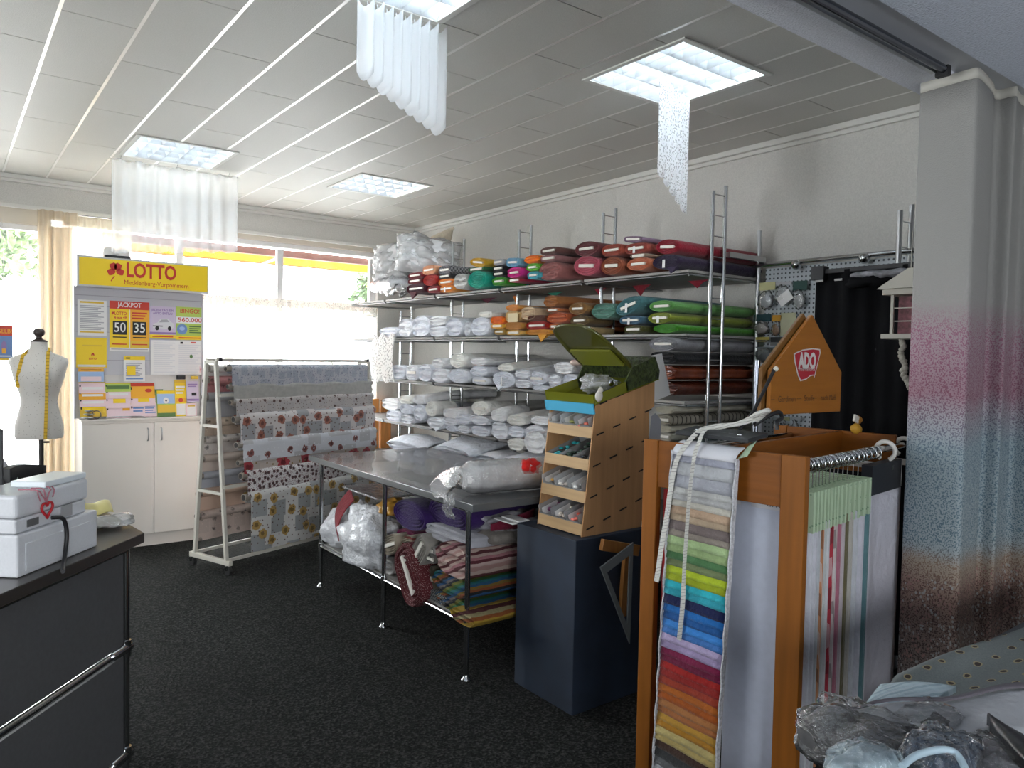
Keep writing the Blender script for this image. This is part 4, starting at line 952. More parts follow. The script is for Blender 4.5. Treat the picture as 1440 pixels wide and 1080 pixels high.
# ---- top shelf
def wfab(c):
    return mat('white_cloth_%02d_%02d_%02d' % tuple(int(x*99) for x in c), c, .85, nz=(9, .07), bp=(26, 1.0), sp=.3, sheen=.2)
def cc(r, g, b): return fab((r, g, b))
G1 = 'coloured bolts on the top shelf'
CHK = check('cloth_grey_check', (.10, .10, .11), (.36, .36, .38), 60)
TOP = [
 ((573, 383, 594.5, 391.5), cc(.22, .015, .025), 'dark red flat bolt, topmost of the pile next to the pillow bag', 'f', {}),
 ((573, 391, 594.5, 399), cc(.20, .014, .022), 'dark red flat bolt under another in the pile next to the pillow bag', 'f', {}),
 ((571.5, 398.5, 599, 413), cc(.07, .008, .018), 'wine dark bolt with a hanging corner below the dark red pile', 'f', dict(droop=.05, crumple=.03)),
 ((593.5, 373, 613, 386), cc(.72, .36, .2), 'peach flat bolt lying on a red roll', 'f', {}),
 ((594, 385.5, 615.5, 402), cc(.40, .025, .02), 'bright red roll below the peach bolt', 'r', dict(boards=0)),
 ((600.5, 402, 618, 412), cc(.30, .03, .035), 'red flat bolt on the shelf board beside the orange bolt', 'f', {}),
 ((616, 373, 635, 385.5), CHK, 'grey checked bolt by the ladder on the top shelf', 'f', {}),
 ((616, 385, 635, 392), cc(.06, .06, .065), 'thin dark grey bolt under the checked bolt', 'f', {}),
 ((616, 392, 639, 401.5), cc(.75, .27, .05), 'upper orange bolt under the checked bolt', 'f', {}),
 ((616, 401, 639.5, 411), cc(.80, .30, .04), 'lower orange bolt with a white ticket', 'f', dict(tag=True)),
 ((637, 384.5, 657.5, 407), cc(.55, .54, .52), 'silvery white bolt beside the teal roll', 'p', dict(boards=0, crumple=.05)),
 ((660, 362, 685, 375.5), cc(.66, .40, .03), 'mustard yellow bolt above the teal roll', 'r', dict(tilt=.12)),
 ((658, 375, 682, 381.5), cc(.04, .16, .06), 'dark green flat bolt between mustard bolt and teal roll', 'f', {}),
 ((657, 380.5, 684, 406), cc(.012, .36, .26), 'big teal roll on the top shelf', 'r', dict(boards=0)),
 ((693, 364, 709, 373), cc(.42, .42, .44), 'light grey bolt on top of the black bolts', 'f', {}),
 ((692, 373, 709.5, 381.5), cc(.012, .012, .014), 'upper black bolt under the light grey bolt', 'f', {}),
 ((692, 381, 710.5, 389), cc(.015, .014, .015), 'lower black bolt above the grass green bolt', 'f', {}),
 ((691, 389, 712, 402), cc(.06, .33, .03), 'grass green bolt under the black bolts', 'p', {}),
 ((711, 362, 731, 375.5), cc(.2, .42, .58), 'light blue bolt on the magenta bolt', 'f', dict(tilt=.06)),
 ((712.5, 375.5, 734, 391), cc(.62, .03, .26), 'magenta bolt under the light blue bolt', 'p', {}),
 ((714, 391, 733, 397), cc(.45, .03, .07), 'thin cherry red bolt under the magenta bolt', 'f', {}),
 ((736, 358.5, 759, 370.5), cc(.85, .22, .01), 'fluffy bright orange bolt beside the mauve pile', 'p', dict(boards=0, crumple=.06)),
 ((739.5, 370, 758.5, 381.5), cc(.16, .52, .05), 'apple green bolt under the orange bolt', 'p', {}),
 ((740.5, 381, 759.5, 393), cc(.08, .42, .5), 'turquoise bolt under the apple green bolt', 'p', {}),
 ((759, 347, 785, 358), cc(.16, .075, .065), 'brown flat bolt on top of the mauve pile', 'f', {}),
 ((759, 358, 784, 368), cc(.32, .15, .15), 'mauve flat bolt under the brown bolt', 'f', {}),
 ((757.5, 367.5, 788, 394), cc(.36, .14, .13), 'thick dusty pink roll under the mauve bolt', 'p', dict(boards=0)),
 ((807, 339, 842.5, 360), cc(.17, .045, .05), 'dark mauve roll above the pink roll', 'r', {}),
 ((806, 359.5, 844, 388), cc(.45, .09, .13), 'pink roll with a white board end', 'r', dict(tilt=.08)),
 ((845, 343, 876, 360), cc(.36, .075, .045), 'coral red bolt above the terracotta roll', 'f', {}),
 ((844, 360, 876.5, 389), cc(.28, .075, .035), 'terracotta roll under the coral bolt', 'r', dict(tilt=.05)),
 ((876, 331.5, 905.5, 341), cc(.26, .17, .25), 'lilac bolt topmost on the crimson end of the top shelf', 'f', dict(tilt=.1)),
 ((878, 341, 911, 357), cc(.34, .07, .05), 'rust red flat bolt under the lilac bolt', 'f', dict(tag=True)),
 ((885, 356.5, 911, 362.5), cc(.36, .27, .2), 'thin tan bolt between rust red and salmon bolts', 'f', {}),
 ((880, 361.5, 916, 380.5), cc(.52, .16, .08), 'salmon orange roll beside the dark violet roll', 'r', {}),
 ((921, 336, 957, 358), cc(.28, .014, .03), 'long crimson roll on top at the ladder end', 'r', dict(tilt=.08)),
 ((916, 357.5, 958.5, 378.5), cc(.035, .022, .055), 'dark violet roll under the crimson roll', 'r', dict(boards=0, tag=True, droop=.03)),
]
for box, m, lab, k, kw in TOP: bolt(box, m, lab, k, G1, zfloor=SHZ[0] if box[3] > 388 or (box[0] > 870 and box[3] > 376) else None, **kw)
# ---- second shelf, coloured half
G2 = 'coloured bolts on the second shelf'
SEC = [
 ((689, 445, 709.5, 455.5), cc(.82, .20, .015), 'vivid orange flat bolt next to the white cloth', 'f', dict(boards=0)),
 ((690, 455, 709, 462), cc(.75, .42, .05), 'yellow flat bolt under the vivid orange bolt', 'f', {}),
 ((694, 462, 711, 471), cc(.45, .28, .06), 'gold brown flat bolt lowest beside the white cloth', 'f', {}),
 ((710, 428, 731, 437.5), cc(.75, .34, .08), 'pale orange bolt on top of the cream boxy bolt', 'r', dict(boards=0)),
 ((710, 437, 732, 453), cc(.68, .46, .2), 'cream boxy bolt with a large paper label', 'f', dict(boards=0)),
 ((708, 452.5, 736, 464), cc(.55, .27, .06), 'tan orange bolt under the labelled cream bolt', 'f', dict(boards=0)),
 ((711, 464, 733, 473.5), cc(.66, .43, .12), 'straw yellow bolt under the tan orange bolt', 'f', {}),
 ((732, 431, 753, 450), cc(.62, .46, .3), 'pale cream bolt open at the end above the red bolt', 'p', dict(boards=0, crumple=.05)),
 ((741, 443, 769, 452), cc(.14, .04, .02), 'chestnut bolt between cream and red bolts', 'f', dict(boards=0)),
 ((739, 451.5, 771, 464), cc(.38, .02, .012), 'deep red bolt with a white board end on the second shelf', 'f', {}),
 ((737, 463, 776, 473.5), cc(.62, .28, .02), 'amber yellow bolt with a hanging flap at the shelf edge', 'f', dict(boards=0, droop=.05)),
 ((764, 415, 785, 432.5), cc(.38, .15, .045), 'folded brown cloth on top of the orange pleated bolt', 'p', dict(boards=0, crumple=.08)),
 ((768, 432.5, 787, 439.5), cc(.42, .14, .05), 'russet bolt below the folded brown cloth', 'f', {}),
 ((768, 439, 799, 455), cc(.45, .1, .03), 'pleated orange red bolt', 'p', dict(boards=0)),
 ((771, 455, 795, 463), cc(.48, .12, .02), 'orange brown flat bolt under the pleated bolt', 'f', {}),
 ((777, 462.5, 809, 471.5), cc(.26, .04, .012), 'rust bolt lowest under the pleated bolt', 'f', {}),
 ((799, 425, 826, 443), cc(.3, .155, .05), 'ochre brown roll above the olive brown roll', 'r', {}),
 ((801, 442.5, 829, 459), cc(.14, .09, .035), 'olive brown roll under the ochre roll', 'r', {}),
 ((811, 459, 832, 471), cc(.42, .3, .14), 'tan flat bolt with a white ticket behind the green case lid', 'f', dict(tag=True)),
 ((831, 426, 866, 449), cc(.1, .23, .18), 'sea green loose bolt above the lid of the green case', 'p', dict(boards=0, crumple=.05)),
 ((864, 418, 904, 442), cc(.075, .2, .22), 'petrol blue bolt on top beside the light green roll', 'r', dict(tag=True, tilt=-.3)),
 ((870, 444, 904, 456.5), cc(.07, .15, .22), 'steel blue bolt under the petrol bolt', 'f', dict(tag=True)),
 ((876, 457, 905, 470), cc(.07, .07, .015), 'olive dark bolt under the steel blue bolt', 'f', {}),
 ((911, 422, 950, 439), cc(.14, .36, .1), 'light green long roll, topmost of the green rolls', 'r', {}),
 ((910, 438.5, 946, 455.5), cc(.22, .26, .03), 'lime olive long roll in the middle of the green rolls', 'r', dict(tag=True)),
 ((917, 455, 958, 469), cc(.06, .27, .018), 'vivid green long roll, lowest of the green rolls', 'r', dict(boards=0)),
]
for box, m, lab, k, kw in SEC:
    t = bolt(box, m, lab, k, G2, zfloor=SHZ[1] if box[3] > 466 else None, **kw)
    if 'large paper label' in lab:
        p = at(721, 446, x=3.24); MB().box(3.236, 3.241, p.y-.06, p.y+.055, p.z-.035, p.z+.028).build('paper_label', mat('label_cream', (.72, .6, .36), .7), t)
# ---- white bolts
WC = [wfab((.78, .79, .83)), wfab((.83, .83, .84)), wfab((.74, .76, .82)), wfab((.83, .82, .78))]
def whites(boxes, shelf, nm, zf):
    G = 'white bolts on the %s shelf' % nm
    bot = sorted([b for b in boxes if b[4] == 'b'], key=lambda b: b[0]); mid = sorted([b for b in boxes if b[4] == 'm'], key=lambda b: b[0]); up = sorted([b for b in boxes if b[4] == 'u'], key=lambda b: b[0])
    ords = ['first', 'second', 'third', 'fourth', 'fifth', 'sixth', 'seventh', 'eighth', 'ninth', 'tenth', 'eleventh', 'twelfth']
    for lay, L in (('bottom', bot), ('middle', mid), ('upper', up)):
        for k, b in enumerate(L):
            kd = b[5]; desc = {'f': 'flat white bolt', 'r': 'round white roll', 'p': 'loosely folded white bolt'}[kd]
            lab = '%s, %s from the window in the %s layer of the %s shelf' % (desc, ords[k], lay, nm)
            o = b[6] if len(b) > 6 else {}
            bolt(b[:4], WC[(k*2+len(lay)) % 4], lab, kd, G, zfloor=zf, crumple=o.get('crumple', .05 if kd == 'p' else .02), boards=o.get('boards', 1 if kd == 'f' and k % 2 else 0), **{q: o[q] for q in o if q not in ('crumple', 'boards')})
whites([(559, 448, 580, 474, 'b', 'p'), (579, 444, 605, 475, 'b', 'p'), (603, 457.5, 628, 474, 'b', 'p'), (603, 444, 627, 458, 'u', 'p'), (626, 447, 651, 473, 'b', 'p', dict(dz=.02)), (652, 452, 662, 473, 'b', 'p'), (661, 446, 690, 472, 'b', 'p'), (672, 438, 692, 447, 'u', 'f', dict(boards=1)), (533, 460, 560, 477, 'b', 'p', dict(crumple=.12))], 1, 'second', SHZ[1])
whites([(546, 513, 570, 535, 'b', 'p'), (570, 513, 588, 535, 'b', 'f'), (588, 512, 607, 537, 'b', 'p'), (607, 503, 624, 518, 'u', 'p'), (607, 518, 630, 539, 'b', 'p'), (632, 496.5, 656, 518, 'u', 'r'), (630, 518, 659, 539.5, 'b', 'r', dict(crumple=.03)), (661, 502.5, 685, 514, 'u', 'p'), (661, 514, 686, 530, 'm', 'p'), (663, 530, 687, 541, 'b', 'f'), (699, 511, 723, 523, 'u', 'p', dict(dz=.04)), (692, 522, 724, 546, 'b', 'r', dict(droop=.02, tag=True)), (723, 519, 747, 533, 'm', 'p', dict(dz=.05)), (723, 533, 747, 546, 'b', 'p'), (740, 522.5, 770, 542, 'm', 'r', dict(boards=1)), (747, 541.5, 771, 551, 'b', 'p'), (778, 509, 807, 526, 'u', 'p'), (770, 526, 790, 546, 'b', 'p', dict(droop=.03)), (790, 526, 815, 548, 'b', 'p')], 2, 'third', SHZ[2])
whites([(536, 560, 560, 577, 'u', 'p'), (542, 577, 562, 594, 'b', 'p'), (560, 557, 581, 568, 'u', 'f', dict(dz=.03)), (562, 568, 581, 582, 'm', 'f'), (581, 556.5, 598, 568.5, 'u', 'f', dict(dz=.05)), (581, 568.5, 597.5, 592, 'b', 'p'), (597.5, 564.5, 614.5, 586, 'u', 'r', dict(boards=0)), (562, 582.5, 581, 596, 'b', 'p'), (600, 586, 622, 605, 'b', 'p', dict(droop=.02)), (622, 575, 646, 588, 'u', 'f', dict(dz=.02)), (623, 587.5, 643, 598, 'm', 'p'), (640, 582, 662, 597, 'm', 'p'), (626, 597.5, 643, 611, 'b', 'r'), (643, 597.5, 660, 611, 'b', 'p'), (662, 564.5, 688, 584.5, 'u', 'r', dict(boards=1)), (662, 584.5, 687, 598, 'm', 'p'), (662, 598.5, 687, 614.5, 'b', 'p'), (690, 576.5, 713, 593, 'u', 'f', dict(dz=.03)), (690, 593.5, 714, 618, 'b', 'p'), (712, 584, 739, 599, 'u', 'p', dict(dz=.05)), (714, 599, 737, 616, 'b', 'p'), (745, 585.5, 773, 598, 'u', 'p'), (738, 598, 769, 622, 'b', 'p', dict(droop=.03))], 3, 'fourth', SHZ[3])
for b, lab, dz in (((544, 622, 592, 636), 'flat white bundle nearest the window on the lowest shelf', .05), ((606, 628, 662, 652), 'thick grey-white bundle in the middle of the lowest shelf', .12), ((664, 640, 702, 662), 'crumpled white cloth on the lowest shelf behind the table', .02), ((702, 645, 748, 670), 'large white roll on the lowest shelf near the display box', .06), ((752, 650, 790, 676), 'white bundle on the lowest shelf behind the display box', .1)):
    bolt(b, WC[2], lab, 'p', 'white bundles on the lowest shelf', xf=3.20, boards=0, crumple=.07, zfloor=SHZ[4], dz=dz)
# two bolts drooping over the edge of the fourth shelf
bolt((713, 617, 737, 633), WC[3], 'small white roll drooping below the fourth shelf edge', 'p', 'white bundles on the lowest shelf', xf=3.17, xb=3.235, boards=0, crumple=.08)
bolt((737, 606, 768, 638), WC[1], 'large cream-white roll drooping below the fourth shelf near the display box', 'p', 'white bundles on the lowest shelf', xf=3.12, xb=3.235, boards=0, crumple=.06)
# ---- grey and brown bolts in the end bay, third shelf and below
G5 = 'dark bolts in the bay by the pegboard'
bolt((911, 473, 955, 494), fab((.30, .30, .32)), 'light grey roll with a white board end above the black bolts', 'r', G5, zfloor=None)
bolt((912, 494, 962, 513), cc(.012, .011, .012), 'black roll under the light grey roll', 'p', G5, boards=0)
RUSTP = mat('rust_plastic', (.22, .045, .015), .25, nz=(9, .3), bp=(22, .5), coat=.5); RUSTD = mat('rust_dark', (.09, .018, .008), .4, nz=(9, .3), bp=(22, .4), coat=.3)
bolt((908, 513, 964, 535), RUSTP, 'rust brown bolt in glossy plastic behind the green case', 'p', G5, boards=0)
bolt((908, 535, 965, 557), RUSTD, 'dark brown bolt under the rust brown bolt', 'p', G5, boards=0, zfloor=SHZ[2])
CRM = fab((.50, .47, .38))
bolt((920, 571, 951, 582), CRM, 'cream bolt, topmost of the beige pile by the sample stand', 'r', G5, boards=0)
RIB = stripes('cream_ribbed', [(.42, .39, .32), (.42, .39, .32), (.42, .39, .32), (.10, .09, .08)], (1, 0, 0), 26)
bolt((919, 582.5, 946, 598), RIB, 'cream bolt with dark ribs in the beige pile', 'f', G5)
bolt((921, 598, 946, 608), CRM, 'cream bolt under the ribbed one', 'f', G5, boards=0)
bolt((924, 608, 946, 620), cc(.42, .40, .34), 'lowest visible beige bolt behind the wooden post', 'f', G5, zfloor=None)
bolt((915, 620, 950, 650), cc(.2, .26, .25), 'grey green bolt at the bottom of the beige pile', 'f', G5, zfloor=SHZ[3])
solo(MB().prism([at(916, 500, y=2.53), at(916, 566, y=2.53), at(943, 555, y=2.53), at(931, 497, y=2.53)], (0, .003, 0)), 'paper_sheet', WHITEPAPER, 'white paper sheet sticking out behind the green case', 'paper')
b19 = at(824, 496, x=3.36)
solo(MB().ball((3.36, b19.y, b19.z), .12, .10, .045, 30, 16, amp=.55, fr=9, seed=2), 'folded_cloth', fab((.012, .045, .42)), 'bright blue crumpled cloth on the white bolts behind the green case', 'cloth')
b18 = at(817, 510, x=3.30)
t = thing('wrapped_pack', 'pinkish beige wrapped pack under the blue cloth', 'pack', (3.25, b18.y, b18.z-.025))
MB().ball((3.30, b18.y, b18.z), .07, .05, .022, 20, 10, sq=.6, amp=.08, fr=12).build('contents', mat('pack_beige', (.55, .42, .36), .45), t)
solo(MB().ball((3.42, at(876, 510, x=3.42).y, at(800, 520, x=3.42).z), .1, .1, .06, 18, 10, amp=.2, fr=9, seed=9), 'folded_cloth', WC[0], 'white folded cloth hidden behind the green case', 'cloth') if False else None
# ---- pillows in plastic on the top shelf at the window
PILLOW = mat('pillow_white', (.82, .82, .83), .6, bp=(30, .3))
def pillow(mb, c, ax, ay, az, amp=.12, seed=0):
    def side(sg_):
        def fn(u, v):
            a, b = 2*u-1, 2*v-1; h = ((1-a**4)*(1-b**4))**.5
            k = 1-.10*(a*a*b*b); w = amp*noise.noise(V((a*2.2+seed, b*2.2, sg_)))+.6*amp*noise.noise(V((a*5+seed, b*5, sg_+4)))+.35*amp*noise.noise(V((a*11+seed, b*11, sg_+9)))
            return V(c)+V(ax)*a*(1-.07*(1-b*b))*1+V(ay)*b*(1-.07*(1-a*a))+V(az)*sg_*h*(1+w)
        mb.grid(fn, 30, 30)
    side(1); side(-1); return mb
pl1, pl2, pl3, pl4 = at(560, 372, x=3.45), at(603, 362, x=3.5), at(618, 345, x=3.8), at(556, 402, x=3.38)
for nm, lab, c, ax, ay, az, m, wrap in (
    ('pillow', 'white pillow in crinkled plastic at the window end of the top shelf', pl1, (.10, -.20, .02), (.02, .03, .19), (-.10, -.05, .02), PILLOW, True),
    ('pillow', 'white pillow in plastic leaning beside the red bolts on the top shelf', pl2, (.16, -.24, -.05), (.03, .05, .15), (-.07, -.08, .05), PILLOW, True),
    ('pillow', 'cream pillow with a frilled edge behind the plastic-wrapped pillows', pl3, (.03, -.12, .03), (.04, .02, .11), (-.06, -.02, .0), fab((.66, .58, .46)), False),
    ('pillow', 'flat white pillow under the plastic-wrapped pillows', pl4, (.14, -.05, 0), (.02, .24, 0), (0, 0, .05), PILLOW, True)):
    t = thing(nm, lab, 'pillow', (c.x, c.y, SHZ[0]), 'pillows on the top shelf')
    ax, ay = V(ax)*1.12, V(ay)*1.1
    pillow(MB(), c, ax, ay, az, .2, c.y).build('pillow_cover', m, t)
    if wrap: pillow(MB(), c, V(ax)*1.07, V(ay)*1.07, V(az)*1.2, .9, c.y+3).build('plastic_wrap', WRAP, t)
    else:
        fr = MB()
        for k in range(16):
            q = V(c)+V(ax)*(2*k/15-1)*.98+V(ay)*1.0; fr.ball(q, .014, .022, .02, 8, 6)
        fr.build('frill', m, t)
lc = at(548, 470, x=3.3)
solo(MB().grid(lambda u, v: (3.245-.02*math.sin(v*3), lc.y-.20+.42*u, SHZ[1]+.02-.42*v+.02*math.sin(u*14)), 20, 14, thick=(.004, 0, 0)), 'lace_cloth', thin('lace_cloth_mat', (.85, .84, .82), .85, 0, .5, .3, holes=45), 'lace cloth hanging over the second shelf edge at the window', 'cloth')
# cloth corners hanging below the top shelf
for (u, v, w, h, c, lab) in ((681, 421, 24, 9, (.10, .012, .03), 'wine red cloth corner hanging under the top shelf above the white bolts'), (720, 421, 9, 10, (.7, .2, .03), 'orange cloth corner hanging under the top shelf by the third ladder'), (775, 413, 22, 8, (.02, .2, .13), 'green cloth corner hanging under the top shelf'), (838, 411, 16, 9, (.3, .01, .03), 'crimson cloth corner hanging under the top shelf by the second ladder'), (896, 412, 26, 8, (.22, .015, .03), 'dark red cloth edge hanging under the top shelf above the petrol bolt'), (976, 400, 30, 9, (.25, .015, .03), 'red cloth corner hanging under the top shelf by the first ladder')):
    p = at(u, v, x=3.62); k = abs(at(u+w/2, v, x=3.62).y-at(u-w/2, v, x=3.62).y)/2; hz = at(u, v-h/2, x=3.62).z-at(u, v+h/2, x=3.62).z
    z1 = SHZ[0]-.021
    solo(MB().prism([(3.66, p.y+k, z1), (3.66, p.y-k, z1), (3.66, p.y-k*.4, z1-.35*(z1-p.z+hz/2)), (3.66, p.y+k*.1, p.z-hz/2), (3.66, p.y+k*.6, z1-.4*(z1-p.z+hz/2))], (.004, 0, 0)), 'cloth_corner', fab(c), lab, 'cloth')

# ================================================================== CUTTING TABLE
tt = thing('cutting_table', 'dark grey cutting table on chrome tube legs', 'table', (2.42, 3.85, 0))
TOPM = mat('table_top_grey', (.10, .105, .11), .26, coat=.5); EDGE = mat('table_edge', (.02, .022, .024), .4)
MB().box(1.965, 2.885, 2.865, 4.845, .862, .897).build('table_top', [TOPM], tt, bev=.002)
for x in (2.035, 2.815):
    for y in (3.0, 3.87, 4.785):
        l = MB().tube([(x, y, .012), (x, y, .862)], .0135, 14).build('leg', CHROME, tt)
        MB().lathe([(.026, .0), (.026, .006), (.016, .014), (.0135, .03)], (x, y, 0), 16).build('foot', CHROME, l)
        MB().tube([(x, y, .255), (x, y, .30)], .019, 12).tube([(x, y, .83), (x, y, .8615)], .019, 12).build('clamp', CHROME, l)
    for z in (.278, .842): MB().tube([(x, 3.0, z), (x, 4.785, z)], .012, 12).build('rail', CHROME, tt)
for y in (3.0, 3.87, 4.785):
    for z in (.278, .842): MB().tube([(2.035, y, z), (2.815, y, z)], .012, 12).build('rail', CHROME, tt)
MB().box(2.05, 2.80, 3.015, 4.77, .283, .292).build('lower_shelf', SHELFM, tt)
# on the table
t = thing('wrapped_roll', 'white fabric roll in crinkled plastic lying on the cutting table', 'fabric roll', (2.3, 3.05, .898))
MB().tube([(2.055, 3.09, .982), (2.10, 3.085, .984), (2.3, 3.07, .984), (2.55, 3.05, .984), (2.80, 3.03, .982)], .08, 24, radii=[.055, .078, .080, .080, .075]).build('cloth', wfab((.68, .67, .66)), t)
wr = MB()
def wf(u, v):
    a = 2*PI*u; r = .0825*(1+.05*noise.noise(V((v*14, math.cos(a)*2, math.sin(a)*2)))+.03*noise.noise(V((v*40, math.cos(a)*5, math.sin(a)*5))))
    x = 2.035+.77*v; r *= (.55+.45*min(1, v*12))
    return (x, 3.09-.08*v+r*math.cos(a), max(.8985, .984+r*math.sin(a)))
wr.grid(wf, 32, 70); wr.build('plastic_wrap', WRAP, t)
pf = MB()
A0 = V((2.045, 3.10, .985))
pf.grid(lambda u, v: A0+V((-.105*v+.012*math.sin(u*9), (.05+.05*v)*math.cos(2*PI*u)+.03*v, -.055*v*v-.0*v+(.05+.018*v)*math.sin(2*PI*u)*(1-.35*v)+.01*math.sin(u*25+v*9))), 28, 14)
pf.grid(lambda u, v: V((1.944-.014*math.sin(v*3)-.008*math.sin(u*20), 2.97+.10*u-.03*v*(u-.5)+.01*math.sin(v*12), .935-.125*v+.0*u)), 14, 14)
pf.build('plastic_end', WRAP, t)
RCQ = at(744, 655, y=3.01)
t = solo(MB().ball((RCQ.x, 3.01, RCQ.z), .06, .04, .042, 26, 14, amp=.6, fr=14, seed=4), 'red_cloth', fab((.62, .015, .012)), 'crumpled bright red cloth on the far edge of the cutting table', 'cloth')
solo(MB().box(2.50, 2.58, 3.35, 3.37, .8975, .905), 'marker', BLACK, 'small dark marker lying on the table behind the plastic roll', 'marker', bev=.003)
# under the table
ZL = .293
BAG = mat('bag_white_film', (.66, .67, .70), .35, bp=(40, .9), coat=.4)
def bag(c, r, lab, seed, m=BAG, amp=.3, fr=7):
    t = thing('plastic_bag', lab, 'bag', (c[0], c[1], ZL), 'stuffed bags under the cutting table')
    MB().ball(c, r[0], r[1], r[2], 44, 28, amp=amp, fr=fr, seed=seed, flat=c[2]-ZL-.002, sq=.85).build('film', m, t); return t
bag((2.16, 4.60, .42), (.15, .19, .125), 'white plastic bag at the far end under the table', 1)
bag((2.10, 4.17, .43), (.14, .26, .19), 'large grey-white plastic bag under the table between the legs', 2)
bag((2.55, 4.45, .44), (.2, .26, .16), 'white plastic bag behind the others under the table', 6)
solo(MB().grid(lambda u, v: (2.07-.11*math.sin(v*1.6)+.05*u, 4.36+.16*u+.03*math.sin(v*4), .655-.24*v+.05*u), 12, 14, thick=(.006, 0, .002)), 'red_cloth', fab((.2, .012, .02)), 'dark red cloth spilling between the two white bags', 'cloth')
solo(MB().ball((2.2, 4.03, .65), .11, .16, .045, 30, 14, amp=.5, fr=12, seed=8), 'satin_cloth', mat('gold_satin', (.55, .28, .04), .3, nz=(8, .3)), 'golden satin cloth on top of the white bag under the table', 'cloth')
UT = 'bolts under the cutting table'
PUR = fab((.035, .012, .10)); MAG = fab((.30, .008, .11)); SPK = specks('cloth_speckled', (.09, .008, .012), (.42, .26, .26), 150, .28)
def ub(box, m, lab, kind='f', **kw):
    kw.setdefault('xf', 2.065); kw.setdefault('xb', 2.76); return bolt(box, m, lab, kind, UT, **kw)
ub((552, 704, 600, 746), PUR, 'thick dark purple roll under the table top', 'r', boards=0)
ub((600, 700, 662, 748), PUR, 'second dark purple roll beside the first, near the end leg', 'r', boards=0, xf=2.12)
ub((556, 745, 590, 768), cc(.22, .006, .08), 'wine magenta bolt under the dark purple roll', 'r', boards=0, xf=2.12)
ub((589, 752, 640, 786), MAG, 'magenta bolt under the second purple roll', 'r', boards=0, xf=2.10)
ub((537, 752, 560, 780), cc(.36, .31, .24), 'beige bolt with a white board end beside the middle leg', 'f', tilt=-.35, xf=2.03)
ub((560, 754, 583, 782), stripes('beige_red', [(.4, .36, .28), (.4, .36, .28), (.3, .08, .07), (.42, .38, .3)], (0, 0, 1), 22), 'beige striped bolt beside the beige bolt', 'f', boards=0, tilt=-.35)
ub((551, 778, 596, 842), SPK, 'dark red speckled bolt sliding over the shelf rail', 'f', xf=2.0, tilt=.95, zfloor=.27)
ub((537, 785, 553, 820), cc(.55, .54, .52), 'white bolt edge standing beside the speckled bolt', 'p', boards=0, zfloor=ZL)
ub((576, 757, 602, 790), cc(.3, .28, .25), 'grey bolt with a slanted white board', 'f', tilt=-.9, xf=2.03)
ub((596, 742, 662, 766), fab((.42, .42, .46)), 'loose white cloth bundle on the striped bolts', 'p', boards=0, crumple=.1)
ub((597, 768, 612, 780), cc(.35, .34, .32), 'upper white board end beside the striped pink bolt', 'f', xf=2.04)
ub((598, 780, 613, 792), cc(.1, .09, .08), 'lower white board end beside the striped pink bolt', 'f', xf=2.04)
PINKS = stripes('stripe_pink', [(.40, .24, .22), (.46, .34, .31), (.09, .018, .025), (.34, .15, .17), (.44, .32, .28), (.11, .03, .035), (.5, .38, .33)], (0, .5, 1), 8.5)
RAIN = stripes('stripe_rainbow', [(.012, .07, .15), (.012, .12, .13), (.03, .11, .03), (.13, .13, .02), (.008, .01, .015), (.13, .11, .11), (.012, .06, .15), (.008, .01, .012), (.2, .05, .012), (.16, .10, .015)], (0, .6, 1), 6.2)
YELS = stripes('stripe_yellow', [(.3, .19, .015), (.22, .06, .01), (.26, .22, .11), (.07, .01, .01), (.33, .22, .02)], (0, .4, 1), 10)
ub((611, 764, 662, 812), PINKS, 'pink, cream and dark red striped roll under the table', 'p', boards=0, zfloor=None, xf=2.04)
ub((606, 808, 660, 838), RAIN, 'blue and green striped bolt below the pink striped roll', 'p', boards=0, xf=2.05, crumple=.05)
ub((612, 838, 664, 862), RAIN, 'lower rainbow striped bolt with orange bands', 'p', boards=0, xf=2.04)
ub((632, 858, 668, 879), YELS, 'yellow and red striped bolt lowest at the end leg', 'p', boards=0, xf=2.0, zfloor=.27)
ub((598, 832, 626, 850), check('grey_mesh', (.3, .32, .32), (.04, .045, .05), 110), 'thin grey meshed bolt on the lower shelf', 'f', boards=0, zfloor=ZL)
ub((602, 796, 612, 832), cc(.12, .1, .07), 'narrow dark bolt beside the rainbow stripes', 'f', zfloor=None)
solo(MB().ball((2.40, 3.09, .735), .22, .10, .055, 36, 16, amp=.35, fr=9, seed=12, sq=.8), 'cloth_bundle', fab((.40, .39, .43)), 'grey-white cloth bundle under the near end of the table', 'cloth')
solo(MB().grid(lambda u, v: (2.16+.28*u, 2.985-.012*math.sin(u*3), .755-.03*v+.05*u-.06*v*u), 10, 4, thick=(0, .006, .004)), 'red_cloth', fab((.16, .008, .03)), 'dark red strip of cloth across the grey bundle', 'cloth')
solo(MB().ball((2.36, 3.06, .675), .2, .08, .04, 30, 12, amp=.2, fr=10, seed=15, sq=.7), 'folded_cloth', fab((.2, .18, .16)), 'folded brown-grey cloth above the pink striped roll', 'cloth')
solo(MB().box(2.13, 2.46, 3.18, 3.42, .79, .80), 'wooden_board', wood('shelf_pine', (.3, .16, .06), .5, 0), 'flat wooden board pushed under the table top above the purple rolls', 'board')
solo(MB().box(2.1, 2.5, 4.1, 4.6, .70, .712), 'flat_packet', WRAP, 'flat clear packet under the far half of the table', 'packet', bev=.004)

